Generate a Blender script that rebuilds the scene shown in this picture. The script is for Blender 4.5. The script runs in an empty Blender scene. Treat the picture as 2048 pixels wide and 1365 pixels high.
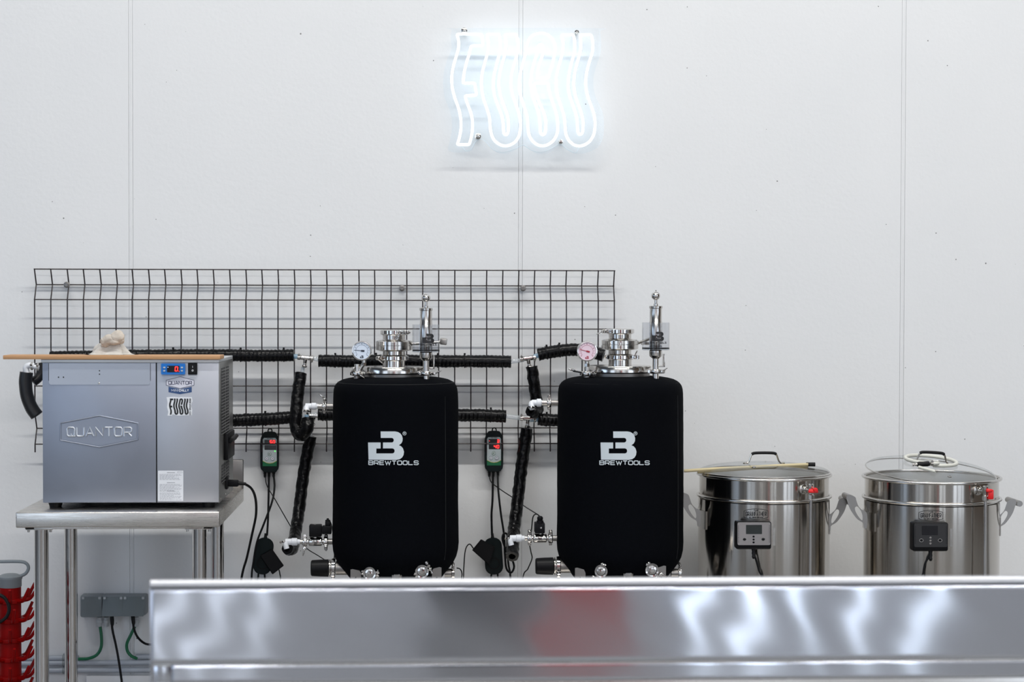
import bpy, bmesh, math, random
from mathutils import Vector, Matrix, noise
from mathutils.geometry import tessellate_polygon
S = bpy.context.scene
COL = S.collection
PI = math.pi
rnd = random.Random(7)

# ------------------------------------------------------------------ camera
FPX = 3600.0                      # focal length in pixels of the 2048 wide frame
CAM = Vector((0.0, -5.54, 1.46))
YAW, PITCH, ROLL = math.radians(2.5), math.radians(1.31), 0.0022
fwd = Vector((math.sin(YAW)*math.cos(PITCH), math.cos(YAW)*math.cos(PITCH), -math.sin(PITCH)))
r0 = Vector((math.cos(YAW), -math.sin(YAW), 0))
u0 = r0.cross(fwd)
RIGHT = r0*math.cos(ROLL) + u0*math.sin(ROLL)
UP = u0*math.cos(ROLL) - r0*math.sin(ROLL)
cd = bpy.data.cameras.new('camera'); cam = bpy.data.objects.new('camera', cd); COL.objects.link(cam)
cam.matrix_world = Matrix(((RIGHT.x, UP.x, -fwd.x, CAM.x), (RIGHT.y, UP.y, -fwd.y, CAM.y), (RIGHT.z, UP.z, -fwd.z, CAM.z), (0, 0, 0, 1)))
cd.sensor_width = 36; cd.lens = FPX/2048*36; cd.clip_start = .05; cd.clip_end = 60
cd.dof.use_dof = True; cd.dof.focus_distance = 5.15; cd.dof.aperture_fstop = 3.9
S.camera = cam
# ------------------------------------------------------------------ world, light, exposure
w = bpy.data.worlds.new('world'); S.world = w; w.use_nodes = True
w.node_tree.nodes['Background'].inputs[0].default_value = (.62, .76, 1, 1)
w.node_tree.nodes['Background'].inputs[1].default_value = .5
S.view_settings.view_transform = 'Standard'; S.view_settings.look = 'None'
S.view_settings.gamma = 1; S.view_settings.use_curve_mapping = False
S.view_settings.exposure = 0.0
def area(name, loc, target, sx, sy, power, col):
    l = bpy.data.lights.new(name, 'AREA'); l.shape = 'RECTANGLE'; l.size = sx; l.size_y = sy; l.energy = power; l.color = col
    o = bpy.data.objects.new(name, l); COL.objects.link(o); o.location = loc
    d = (Vector(target)-Vector(loc)); o.rotation_euler = d.to_track_quat('-Z', 'Y').to_euler()
    return o
area('lamp_strip_near', (1.0, -2.55, 5.35), (1.0, -2.55, 0), 7, .16, 262, (1, .985, .95))
area('lamp_strip_far', (1.0, -7.4, 5.35), (1.0, -7.4, 0), 7, .16, 190, (1, .985, .95))
YBK = -8.2        # back of the hall, behind the camera
area('daylight_left', (-4.1, YBK+.15, 2.0), (-4.1, 0, 1.6), 2.8, 3.6, 46, (.70, .83, 1))  # added panel, made up for steel reflections and bluish fill from the left
for i, (x, wd) in enumerate(((1.27, .06), (1.50, .09), (1.77, .05), (2.05, .05), (2.32, .08))):
    area('daylight_slot_%d' % i, (x, YBK+.15, 1.80), (x, 0, 1.80), wd, 3.5, 44*wd, (.80, .89, 1))  # added light strips, placed to mirror as bright streaks in the counter
for i, x in enumerate((-1.24, -1.05, -.86)):
    area('daylight_bar_%d' % i, (x, YBK+.15, 1.80), (x, 0, 1.80), .06, 3.5, 1.5, (.86, .92, 1))  # more added strips, for the streaks at the counter's left end
for i, (x, wd) in enumerate(((4.95, 1.0), (6.35, 1.1), (7.55, .7))):
    area('daylight_right_%d' % i, (x, YBK+.15, 2.0), (x, 0, 1.6), wd, 3.6, 32*wd, (.76, .86, 1))  # added panels that give the kettles their bright bluish band
area('daylight_side', (-6.85, -4.2, 2.2), (0, -3.0, 1.0), 3.0, 2.6, 62, (.58, .75, 1))  # added bluish fill for the left of the wall, no opening there

# ------------------------------------------------------------------ pixel <-> world
def ray(px, py):
    return (RIGHT*((px-1024)/FPX) + UP*((682.5-py)/FPX) + fwd)
def U(px, py, Y):
    d = ray(px, py); t = (Y-CAM.y)/d.y
    return CAM + d*t
def sc(px, Y, py=900):
    return (U(px+.5, py, Y)-U(px-.5, py, Y)).length
def cylmap(ax, r):
    """photo pixel -> point on an upright cylinder about ax (world xy) of radius r"""
    def f(u, v, d=0):
        D = ray(u, v); R = r+d
        ox, oy = CAM.x-ax.x, CAM.y-ax.y
        a = D.x*D.x+D.y*D.y; b = 2*(ox*D.x+oy*D.y); c = ox*ox+oy*oy-R*R
        q = b*b-4*a*c
        t = (-b-math.sqrt(max(q, 0)))/(2*a)
        return CAM+D*t
    return f
def flat(Y):
    return lambda u, v, d=0: U(u, v, Y-d)

# ------------------------------------------------------------------ materials
MATS = {}
def mat(name, col, rough=.5, metal=0, bump=0, bscale=50, bstretch=(1, 1, 1), emit=None, estr=0, coat=0, aniso=0, var=0, vscale=4, spec=None, sheen=0, rvar=0):
    if name in MATS: return MATS[name]
    m = bpy.data.materials.new(name); m.use_nodes = True; nt = m.node_tree; N = nt.nodes; L = nt.links
    b = N['Principled BSDF']
    b.inputs['Base Color'].default_value = (*col, 1); b.inputs['Roughness'].default_value = rough; b.inputs['Metallic'].default_value = metal
    if spec is not None: b.inputs['Specular IOR Level'].default_value = spec
    if coat: b.inputs['Coat Weight'].default_value = coat
    if sheen: b.inputs['Sheen Weight'].default_value = sheen
    if aniso:
        b.inputs['Anisotropic'].default_value = aniso
        tz = N.new('ShaderNodeCombineXYZ'); tz.inputs[2].default_value = 1; L.new(tz.outputs[0], b.inputs['Tangent'])
    if emit: b.inputs['Emission Color'].default_value = (*emit, 1); b.inputs['Emission Strength'].default_value = estr
    if bump or var or rvar:
        tc = N.new('ShaderNodeNewGeometry'); mp = N.new('ShaderNodeMapping'); mp.inputs['Scale'].default_value = bstretch
        L.new(tc.outputs['Position'], mp.inputs[0])
    if bump:
        n = N.new('ShaderNodeTexNoise'); n.inputs['Scale'].default_value = bscale; n.inputs['Detail'].default_value = 3
        L.new(mp.outputs[0], n.inputs['Vector'])
        bp = N.new('ShaderNodeBump'); bp.inputs['Strength'].default_value = 1; bp.inputs['Distance'].default_value = bump
        L.new(n.outputs[0], bp.inputs['Height']); L.new(bp.outputs[0], b.inputs['Normal'])
    if var:
        n2 = N.new('ShaderNodeTexNoise'); n2.inputs['Scale'].default_value = vscale; n2.inputs['Detail'].default_value = 4
        L.new(mp.outputs[0], n2.inputs['Vector'])
        mx = N.new('ShaderNodeMix'); mx.data_type = 'RGBA'
        mx.inputs[6].default_value = (*[c*(1-var) for c in col], 1); mx.inputs[7].default_value = (*[min(1, c*(1+var)) for c in col], 1)
        L.new(n2.outputs[0], mx.inputs[0]); L.new(mx.outputs[2], b.inputs['Base Color'])
    if rvar:
        n3 = N.new('ShaderNodeTexNoise'); n3.inputs['Scale'].default_value = vscale*2; n3.inputs['Detail'].default_value = 5
        L.new(mp.outputs[0], n3.inputs['Vector'])
        mr = N.new('ShaderNodeMapRange'); mr.inputs['From Min'].default_value = .3; mr.inputs['From Max'].default_value = .7
        mr.inputs['To Min'].default_value = rough*(1-rvar); mr.inputs['To Max'].default_value = rough*(1+rvar)
        L.new(n3.outputs[0], mr.inputs[0]); L.new(mr.outputs[0], b.inputs['Roughness'])
    MATS[name] = m
    return m
def glass(name, tint, gloss=.10, rough=.03, alpha=.0, body=None):
    """thin clear plastic or glass: mostly see-through with a fresnel reflection"""
    if name in MATS: return MATS[name]
    m = bpy.data.materials.new(name); m.use_nodes = True; nt = m.node_tree; N = nt.nodes; L = nt.links
    N.remove(N['Principled BSDF']); out = N['Material Output']
    t = N.new('ShaderNodeBsdfTransparent'); t.inputs[0].default_value = (*tint, 1)
    g = N.new('ShaderNodeBsdfGlossy'); g.inputs['Roughness'].default_value = rough
    fr = N.new('ShaderNodeLayerWeight'); fr.inputs[0].default_value = .5
    pw_ = N.new('ShaderNodeMath'); pw_.operation = 'POWER'; pw_.inputs[1].default_value = 4; L.new(fr.outputs['Facing'], pw_.inputs[0])
    ad = N.new('ShaderNodeMath'); ad.operation = 'MULTIPLY_ADD'; ad.inputs[1].default_value = .5; ad.inputs[2].default_value = gloss; ad.use_clamp = True
    L.new(pw_.outputs[0], ad.inputs[0])
    mx = N.new('ShaderNodeMixShader'); L.new(ad.outputs[0], mx.inputs[0]); 
    src = t
    if alpha:
        df = N.new('ShaderNodeBsdfDiffuse'); df.inputs[0].default_value = (*(body or (.8, .8, .8)), 1)
        m2 = N.new('ShaderNodeMixShader'); m2.inputs[0].default_value = alpha
        L.new(t.outputs[0], m2.inputs[1]); L.new(df.outputs[0], m2.inputs[2]); src = m2
    L.new(src.outputs[0], mx.inputs[1]); L.new(g.outputs[0], mx.inputs[2]); L.new(mx.outputs[0], out.inputs[0])
    MATS[name] = m
    return m
STEEL = mat('stainless_steel', (.60, .58, .55), .17, 1, rvar=.3, vscale=12)
POLISH = mat('polished_steel', (.66, .64, .62), .08, 1)
KETTLE = mat('brushed_kettle_steel', (.54, .51, .47), .15, 1, bump=.00006, bscale=9, bstretch=(10, 10, .12), rvar=.25, vscale=6, aniso=.9)
BRUSHV = mat('brushed_table_steel', (.70, .67, .63), .30, 1, bump=.00004, bscale=30, bstretch=(1, 6, 20), rvar=.3, vscale=8)
CAST = mat('cast_steel', (.36, .345, .33), .36, 1)
DULL = mat('dull_steel', (.24, .23, .22), .40, 1)
CHILL = mat('galvanised_sheet', (.34, .37, .44), .42, .85, rvar=.15, vscale=5, bump=.00002, bscale=200)
CHILL2 = mat('galvanised_cover', (.50, .53, .59), .38, .8)
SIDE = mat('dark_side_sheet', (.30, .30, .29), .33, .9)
NEO = mat('black_neoprene', (.0022, .0028, .0042), .9, 0, bump=.0004, bscale=420, spec=.05)
PIPING = mat('black_piping', (.004, .005, .006), .7, 0, spec=.3)
FOIL = mat('black_foil_tape', (.004, .004, .0045), .22, 0, bump=.0012, bscale=110, spec=.2)
RUBBER = mat('black_rubber', (.006, .006, .007), .5, spec=.25)
PLAST = mat('black_plastic', (.006, .006, .007), .40, bump=.0001, bscale=600, spec=.16)
TEALP = mat('dark_teal_plastic', (.005, .010, .011), .45, spec=.18)
CABLE = mat('cable_black', (.004, .004, .005), .45, spec=.2)
GREYP = mat('grey_plastic', (.25, .28, .30), .45, var=.08)
GREYL = mat('light_grey_plastic', (.50, .53, .55), .45)
CONDUIT = mat('conduit_grey', (.42, .46, .52), .35)
GREENC = mat('green_cable', (.004, .135, .055), .40)
REDP = mat('red_plastic', (.27, .002, .002), .45, var=.25, vscale=20, spec=.12)
REDL = mat('red_lever', (.75, .010, .012), .30)
WHITEP = mat('white_plastic', (.74, .76, .80), .35)
PRINTW = mat('white_print', (.60, .66, .70), .65)
PRINTB = mat('black_print', (.012, .012, .014), .45)
PRINTN = mat('navy_print', (.030, .075, .20), .45)
PRINTN2 = mat('dark_navy_print', (.03, .035, .09), .45)
PAPER = mat('paper_white', (.78, .80, .84), .6)
WOOD = mat('plywood_edge', (.52, .29, .14), .55, bump=.0006, bscale=14, bstretch=(1, 12, 30), var=.25, vscale=8)
TOWEL = mat('knitted_cotton', (.62, .60, .56), .95, bump=.0015, bscale=260, bstretch=(.5, .5, 2.2), var=.15, vscale=40)
TOWEL2 = mat('stained_cotton', (.58, .52, .45), .95, bump=.0015, bscale=160, var=.22, vscale=34)
BLUEP = mat('blue_plastic', (.006, .16, .55), .35)
SCREEN = mat('dark_screen', (.010, .010, .013), .12)
LCD = mat('lcd_grey', (.022, .027, .026), .15)
REDLED = mat('red_led', (.2, 0, 0), .4, emit=(1, .03, .03), estr=2.6)
GRNLED = mat('green_led', (0, .2, 0), .4, emit=(.1, 1, .12), estr=2.0)
BLULED = mat('blue_led', (0, 0, .2), .4, emit=(.5, .7, 1), estr=2.0)
GREENB = mat('green_band', (.004, .13, .05), .4)
FACEP = mat('controller_face', (.42, .48, .50), .4)
BEIGE = mat('beige_tube', (.60, .50, .29), .45, var=.15, vscale=16)
SILIC = mat('silicone_tube', (.66, .66, .60), .35)
WIRE = mat('dark_wire_coating', (.016, .009, .012), .42)
CLEAR = glass('clear_cup', (.955, .96, .97), .035)
TUBEG = glass('clear_tubing', (.90, .93, .96), .08, .1, .30, (.75, .78, .80))
TUBEB = glass('blue_braided_tubing', (.62, .80, .92), .08, .15, .45, (.42, .60, .74))
ACRYL = glass('acrylic_sheet', (.975, .99, 1), .01, .02)
LIDG = glass('lid_glass', (.93, .945, .95), .03, .02)
NEON = mat('neon_tube', (.9, .95, 1), .4, emit=(.90, .97, 1), estr=1.5)
BRONZE = mat('brass_thread', (.45, .34, .20), .3, 1)
GAUGE_W = mat('gauge_face_white', (.68, .76, .88), .3)
GAUGE_P = mat('gauge_face_pink', (.78, .62, .71), .3)

# ------------------------------------------------------------------ objects
def thing(name, label, cat, loc, group=None):
    o = bpy.data.objects.new(name, None); COL.objects.link(o); o.location = loc; o.empty_display_size = .05
    o['label'] = label; o['category'] = cat
    if group: o['group'] = group
    return o
def wloc(o):
    v = Vector((0, 0, 0))
    while o: v += Vector(o.location); o = o.parent
    return v
def obj(name, bm, m, parent=None, label=None, angle=38, smooth=True, kind=None, **props):
    bmesh.ops.recalc_face_normals(bm, faces=bm.faces)
    me = bpy.data.meshes.new(name)
    off = wloc(parent) if parent else Vector((0, 0, 0))
    org = Vector((0, 0, 0))
    if bm.verts:
        lo = Vector([min(v.co[i] for v in bm.verts) for i in range(3)]); hi = Vector([max(v.co[i] for v in bm.verts) for i in range(3)])
        org = Vector(((lo.x+hi.x)/2, (lo.y+hi.y)/2, lo.z))
        bmesh.ops.translate(bm, verts=bm.verts, vec=-org)
    bm.to_mesh(me); bm.free()
    me.materials.append(m)
    if smooth:
        me.shade_smooth(); me.set_sharp_from_angle(angle=math.radians(angle))
    o = bpy.data.objects.new(name, me); COL.objects.link(o)
    o.location = org-off
    if parent: o.parent = parent
    if label: o['label'] = label
    if kind: o['kind'] = kind
    for k, v in props.items(): o[k] = v
    return o
def struct(name, bm, m, **k): return obj(name, bm, m, kind='structure', **k)
def NB(): return bmesh.new()
def box(bm, lo, hi, bev=0, seg=2, rot=None, piv=None):
    lo = Vector(lo); hi = Vector(hi)
    a = Vector([min(lo[i], hi[i]) for i in range(3)]); b = Vector([max(lo[i], hi[i]) for i in range(3)])
    r = bmesh.ops.create_cube(bm, size=1); vs = r['verts']
    for v in vs: v.co = Vector([(a[i]+b[i])/2+v.co[i]*(b[i]-a[i]) for i in range(3)])
    if rot is not None:
        bmesh.ops.rotate(bm, verts=vs, cent=piv if piv is not None else (a+b)/2, matrix=rot)
    if bev:
        es = list({e for v in vs for e in v.link_edges})
        bmesh.ops.bevel(bm, geom=es, offset=min(bev, .49*min(b[i]-a[i] for i in range(3))), segments=seg, affect='EDGES', profile=.5)
    return bm
def pbox(bm, x0, y0, x1, y1, Yf, Yb, bev=0, seg=2, rot=None):
    """box whose front face at depth Yf covers the pixels x0..x1, y0..y1"""
    a = U(x0, y1, Yf); b = U(x1, y0, Yf)
    return box(bm, (a.x, Yf, a.z), (b.x, Yb, b.z), bev, seg, rot)
def basis(ax):
    ax = Vector(ax).normalized()
    t = Vector((0, 0, 1)) if abs(ax.z) < .9 else Vector((1, 0, 0))
    u = ax.cross(t).normalized(); v = ax.cross(u).normalized()
    return u, v, ax
def rev(bm, c, ax, prof, n=32, cap=True, ang0=0, arc=2*PI):
    """surface of revolution about the line c+ax*h, prof = [(radius, h)]"""
    u, v, a = basis(ax); c = Vector(c); rows = []
    full = abs(arc-2*PI) < 1e-6
    k = n if full else n+1
    for r, h in prof:
        if r < 1e-6: rows.append([bm.verts.new(c+a*h)])
        else: rows.append([bm.verts.new(c+a*h+(u*math.cos(ang0+arc*i/n)+v*math.sin(ang0+arc*i/n))*r) for i in range(k)])
    for p, q in zip(rows, rows[1:]):
        m = k if full else k-1
        for i in range(m):
            j = (i+1) % k
            if len(p) == 1 and len(q) == 1: continue
            if len(p) == 1: bm.faces.new((p[0], q[i], q[j]))
            elif len(q) == 1: bm.faces.new((p[i], p[j], q[0]))
            else: bm.faces.new((p[i], p[j], q[j], q[i]))
    if cap and full:
        for row in (rows[0], rows[-1]):
            if len(row) > 2: bm.faces.new(row)
    return bm
def lathe(bm, cx, Y, prof, n=32, cap=True):
    """upright lathe placed by its photo column and depth; prof = [(radius px, row py)]"""
    s = sc(cx, Y); pm = sum(p[1] for p in prof)/len(prof)
    c = U(cx, pm, Y)
    return rev(bm, (c.x, c.y, 0), (0, 0, 1), [(r*s, U(cx, py, Y).z) for r, py in prof], n, cap)
def cr(pts, k=8, closed=False):
    """Catmull-Rom"""
    P = [Vector(p) for p in pts]
    if len(P) < 3: return P
    out = []; n = len(P)
    for i in range(n if closed else n-1):
        p0 = P[(i-1) % n] if closed or i > 0 else P[0]*2-P[1]
        p1 = P[i]; p2 = P[(i+1) % n]
        p3 = P[(i+2) % n] if closed or i+2 < n else P[-1]*2-P[-2]
        for j in range(k):
            t = j/k
            out.append(.5*((2*p1)+(p2-p0)*t+(2*p0-5*p1+4*p2-p3)*t*t+(3*p1-p0-3*p2+p3)*t*t*t))
    if not closed: out.append(P[-1])
    return out
def tube(bm, pts, r, n=10, cap=True, closed=False, rf=None, hollow=0):
    """swept tube; r number; rf(i, s, ang) multiplies the radius"""
    P = [Vector(p) for p in pts]; m = len(P)
    T = []
    for i in range(m):
        a = P[(i-1) % m] if (closed or i > 0) else P[i]; b = P[(i+1) % m] if (closed or i < m-1) else P[i]
        T.append((b-a).normalized())
    u, v, _ = basis(T[0]); rows = []; s = 0
    for i in range(m):
        if i:
            s += (P[i]-P[i-1]).length
            q = T[i-1].rotation_difference(T[i]); u = (q @ u).normalized()
        u = (u-T[i]*u.dot(T[i])).normalized(); v = T[i].cross(u)
        row = []
        for j in range(n):
            a = 2*PI*j/n
            R = r*(rf(i/(m-1), s, a) if rf else 1)
            row.append(bm.verts.new(P[i]+(u*math.cos(a)+v*math.sin(a))*R))
        rows.append(row)
    for i in range(m if closed else m-1):
        p = rows[i]; q = rows[(i+1) % m]
        for j in range(n): bm.faces.new((p[j], p[(j+1) % n], q[(j+1) % n], q[j]))
    if cap and not closed:
        for row, c, t in ((rows[0], P[0], T[0]), (rows[-1], P[-1], -T[-1])):
            if hollow:
                inner = [bm.verts.new(c+(w_.co-c)*hollow) for w_ in row]; deep = [bm.verts.new(c+(w_.co-c)*hollow+t*r*1.2) for w_ in row]
                for j in range(n):
                    k2 = (j+1) % n
                    bm.faces.new((row[j], row[k2], inner[k2], inner[j])); bm.faces.new((inner[j], inner[k2], deep[k2], deep[j]))
                bm.faces.new(deep)
            else: bm.faces.new(row)
    return bm
def ball(bm, c, r, scale=(1, 1, 1), rot=None, n=16):
    M = Matrix.Translation(Vector(c)) @ (rot.to_4x4() if rot else Matrix()) @ Matrix.Diagonal((*scale, 1))
    bmesh.ops.create_uvsphere(bm, u_segments=n, v_segments=n//2+2, radius=r, matrix=M)
    return bm
def resample(loop, step):
    out = []
    n = len(loop)
    for i in range(n):
        a = Vector(loop[i][:2]); b = Vector(loop[(i+1) % n][:2])
        k = max(1, int((b-a).length/step))
        for j in range(k): out.append(a+(b-a)*(j/k))
    return out
def plate(bm, loops, f, d0, d1, cut=0):
    """flat shape (outer loop, then holes; photo pixels) as a solid from depth d0 to d1, mapped onto a surface by f(u, v, d)"""
    if cut:
        tmp = bmesh.new()
        vs = []
        L = [[Vector((p[0], p[1], 0)) for p in lp] for lp in loops]
        flatl = [p for lp in L for p in lp]
        vs = [tmp.verts.new(p) for p in flatl]
        for t in tessellate_polygon(L):
            try: tmp.faces.new([vs[i] for i in t])
            except ValueError: pass
        x0 = min(p.x for p in flatl); x1 = max(p.x for p in flatl)
        x = x0+cut
        while x < x1:
            bmesh.ops.bisect_plane(tmp, geom=list(tmp.verts)+list(tmp.edges)+list(tmp.faces), plane_co=(x, 0, 0), plane_no=(1, 0, 0), dist=1e-5)
            x += cut
        tmp.verts.ensure_lookup_table(); idx = {v: i for i, v in enumerate(tmp.verts)}
        A = [bm.verts.new(f(v.co.x, v.co.y, d1)) for v in tmp.verts]; B = [bm.verts.new(f(v.co.x, v.co.y, d0)) for v in tmp.verts]
        for fc in tmp.faces:
            ii = [idx[v] for v in fc.verts]
            bm.faces.new([A[i] for i in ii]); bm.faces.new([B[i] for i in reversed(ii)])
        for e in tmp.edges:
            if len(e.link_faces) == 1:
                i, j = idx[e.verts[0]], idx[e.verts[1]]
                bm.faces.new((A[i], A[j], B[j], B[i]))
        tmp.free(); return bm
    L = [[Vector((p[0], p[1], 0)) for p in lp] for lp in loops]
    flatl = [p for lp in L for p in lp]
    A = [bm.verts.new(f(p.x, p.y, d1)) for p in flatl]; B = [bm.verts.new(f(p.x, p.y, d0)) for p in flatl]
    for t in tessellate_polygon(L):
        try:
            bm.faces.new([A[i] for i in t]); bm.faces.new([B[i] for i in reversed(t)])
        except ValueError: pass
    k = 0
    for lp in L:
        n = len(lp)
        for i in range(n):
            a, b = k+i, k+(i+1) % n
            try: bm.faces.new((A[a], A[b], B[b], B[a]))
            except ValueError: pass
        k += n
    return bm
def rrect(x0, y0, x1, y1, r, n=4):
    out = []
    for cx, cy, a in ((x1-r, y0+r, -PI/2), (x1-r, y1-r, 0), (x0+r, y1-r, PI/2), (x0+r, y0+r, PI)):
        for i in range(n+1): out.append((cx+r*math.cos(a+PI/2*i/n), cy+r*math.sin(a+PI/2*i/n)))
    return out
def circ(cx, cy, r, n=16, ry=None):
    return [(cx+r*math.cos(2*PI*i/n), cy+(ry or r)*math.sin(2*PI*i/n)) for i in range(n)]
def stroke(bm, pts, wd, f, d0, d1, closed=False):
    """thick 2D line with mitred corners as a solid"""
    P = [Vector((p[0], p[1])) for p in pts]; n = len(P); Lh, Rh = [], []
    for i in range(n):
        a = P[i]-P[i-1] if (i > 0 or closed) else P[i+1]-P[i]
        b = P[(i+1) % n]-P[i] if (i < n-1 or closed) else a
        a = a.normalized(); b = b.normalized()
        na = Vector((-a.y, a.x)); nb = Vector((-b.y, b.x)); m = (na+nb)
        if m.length < 1e-4: m = na
        m.normalize(); k = wd/2/max(.45, m.dot(na))
        Lh.append(P[i]+m*k); Rh.append(P[i]-m*k)
    V = [[bm.verts.new(f(q.x, q.y, d)) for q in side] for side in (Lh, Rh) for d in (d0, d1)]
    for i in range(n if closed else n-1):
        j = (i+1) % n
        bm.faces.new((V[1][i], V[1][j], V[3][j], V[3][i])); bm.faces.new((V[0][i], V[0][j], V[2][j], V[2][i]))
        bm.faces.new((V[0][i], V[0][j], V[1][j], V[1][i])); bm.faces.new((V[2][i], V[2][j], V[3][j], V[3][i]))
    if not closed:
        for i in (0, n-1): bm.faces.new((V[0][i], V[1][i], V[3][i], V[2][i]))
    return bm
# stroke letters on a unit box, y up
c_ = .22
GL = {
 'A': [[(0, 0), (.5, 1), (1, 0)], [(.2, .3), (.8, .3)]],
 'B': [[(0, 0), (0, 1), (.85, 1), (1, .88), (1, .62), (.88, .52), (0, .52)], [(.88, .52), (1, .4), (1, .12), (.85, 0), (0, 0)]],
 'C': [[(1, .75), (1, .85), (.82, 1), (.18, 1), (0, .85), (0, .15), (.18, 0), (.82, 0), (1, .15), (1, .25)]],
 'D': [[(0, 0), (0, 1), (.75, 1), (1, .8), (1, .2), (.75, 0), (0, 0)]],
 'E': [[(1, 1), (0, 1), (0, 0), (1, 0)], [(0, .5), (.9, .5)]],
 'F': [[(1, 1), (0, 1), (0, 0)], [(0, .5), (.85, .5)]],
 'G': [[(1, .75), (1, .85), (.82, 1), (.18, 1), (0, .85), (0, .15), (.18, 0), (.82, 0), (1, .15), (1, .45), (.5, .45)]],
 'H': [[(0, 0), (0, 1)], [(1, 0), (1, 1)], [(0, .5), (1, .5)]],
 'I': [[(.5, 0), (.5, 1)]],
 'L': [[(0, 1), (0, 0), (1, 0)]],
 'M': [[(0, 0), (0, 1), (.5, .35), (1, 1), (1, 0)]],
 'N': [[(0, 0), (0, 1), (1, 0), (1, 1)]],
 'O': [[(.18, 0), (0, .15), (0, .85), (.18, 1), (.82, 1), (1, .85), (1, .15), (.82, 0), (.18, 0)]],
 'Q': [[(.18, 0), (0, .15), (0, .85), (.18, 1), (.82, 1), (1, .85), (1, .15), (.82, 0), (.18, 0)], [(.55, 0), (1.15, 0)], [(.55, .0), (.55, .3)]],
 'R': [[(0, 0), (0, 1), (.85, 1), (1, .88), (1, .55), (.85, .42), (0, .42)], [(.55, .42), (1, 0)]],
 'S': [[(1, .78), (1, .86), (.84, 1), (.16, 1), (0, .86), (0, .62), (.14, .52), (.86, .48), (1, .38), (1, .14), (.84, 0), (.16, 0), (0, .14), (0, .22)]],
 'T': [[(0, 1), (1, 1)], [(.5, 1), (.5, 0)]],
 'U': [[(0, 1), (0, .15), (.18, 0), (.82, 0), (1, .15), (1, 1)]],
 'W': [[(0, 1), (.25, 0), (.5, .8), (.75, 0), (1, 1)]],
 'Y': [[(0, 1), (.5, .45), (1, 1)], [(.5, .45), (.5, 0)]],
}
SEG = {'a': ((0, 1), (1, 1)), 'b': ((1, 1), (1, .5)), 'c': ((1, .5), (1, 0)), 'd': ((0, 0), (1, 0)), 'e': ((0, .5), (0, 0)), 'f': ((0, 1), (0, .5)), 'g': ((0, .5), (1, .5))}
DIG = {'0': 'abcdef', '1': 'bc', '3': 'abgcd', '4': 'fgbc', '5': 'afgcd', '7': 'abc'}
def text(bm, s, x0, y0, x1, y1, wd, f, d0, d1, gap=.3, wide=None, sub=0):
    """letters between pixels x0..x1 (baseline y1, cap line y0)"""
    wide = wide or {}
    ws = [wide.get(ch, .25 if ch == 'I' else (.5 if ch == ' ' else 1.3 if ch in 'WM' else 1)) for ch in s]
    tot = sum(ws)+gap*(len(s)-1); k = (x1-x0)/tot; x = x0
    for ch, wv in zip(s, ws):
        for ln in GL.get(ch, []):
            pts = [(x+p[0]*wv*k, y1-p[1]*(y1-y0)) for p in ln]
            if sub:
                q = []
                for a, b in zip(pts, pts[1:]):
                    m = max(1, int(abs(b[0]-a[0])/sub))
                    q += [(a[0]+(b[0]-a[0])*t/m, a[1]+(b[1]-a[1])*t/m) for t in range(m)]
                pts = q+[pts[-1]]
            stroke(bm, pts, wd, f, d0, d1)
        x += (wv+gap)*k
    return bm
def digits(bm, s, x0, y0, w_, h_, step, wd, f, d0, d1):
    for i, ch in enumerate(s):
        if ch == '.':
            plate(bm, [circ(x0+i*step-step*.2, y0+h_, wd*.6, 8)], f, d0, d1); continue
        for g in DIG[ch]:
            (a, b), (c, d) = SEG[g]; sl = w_*.12
            pts = [(x0+i*step+a*w_+b*sl, y0+h_-b*h_), (x0+i*step+c*w_+d*sl, y0+h_-d*h_)]
            stroke(bm, pts, wd, f, d0, d1)
    return bm

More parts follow.
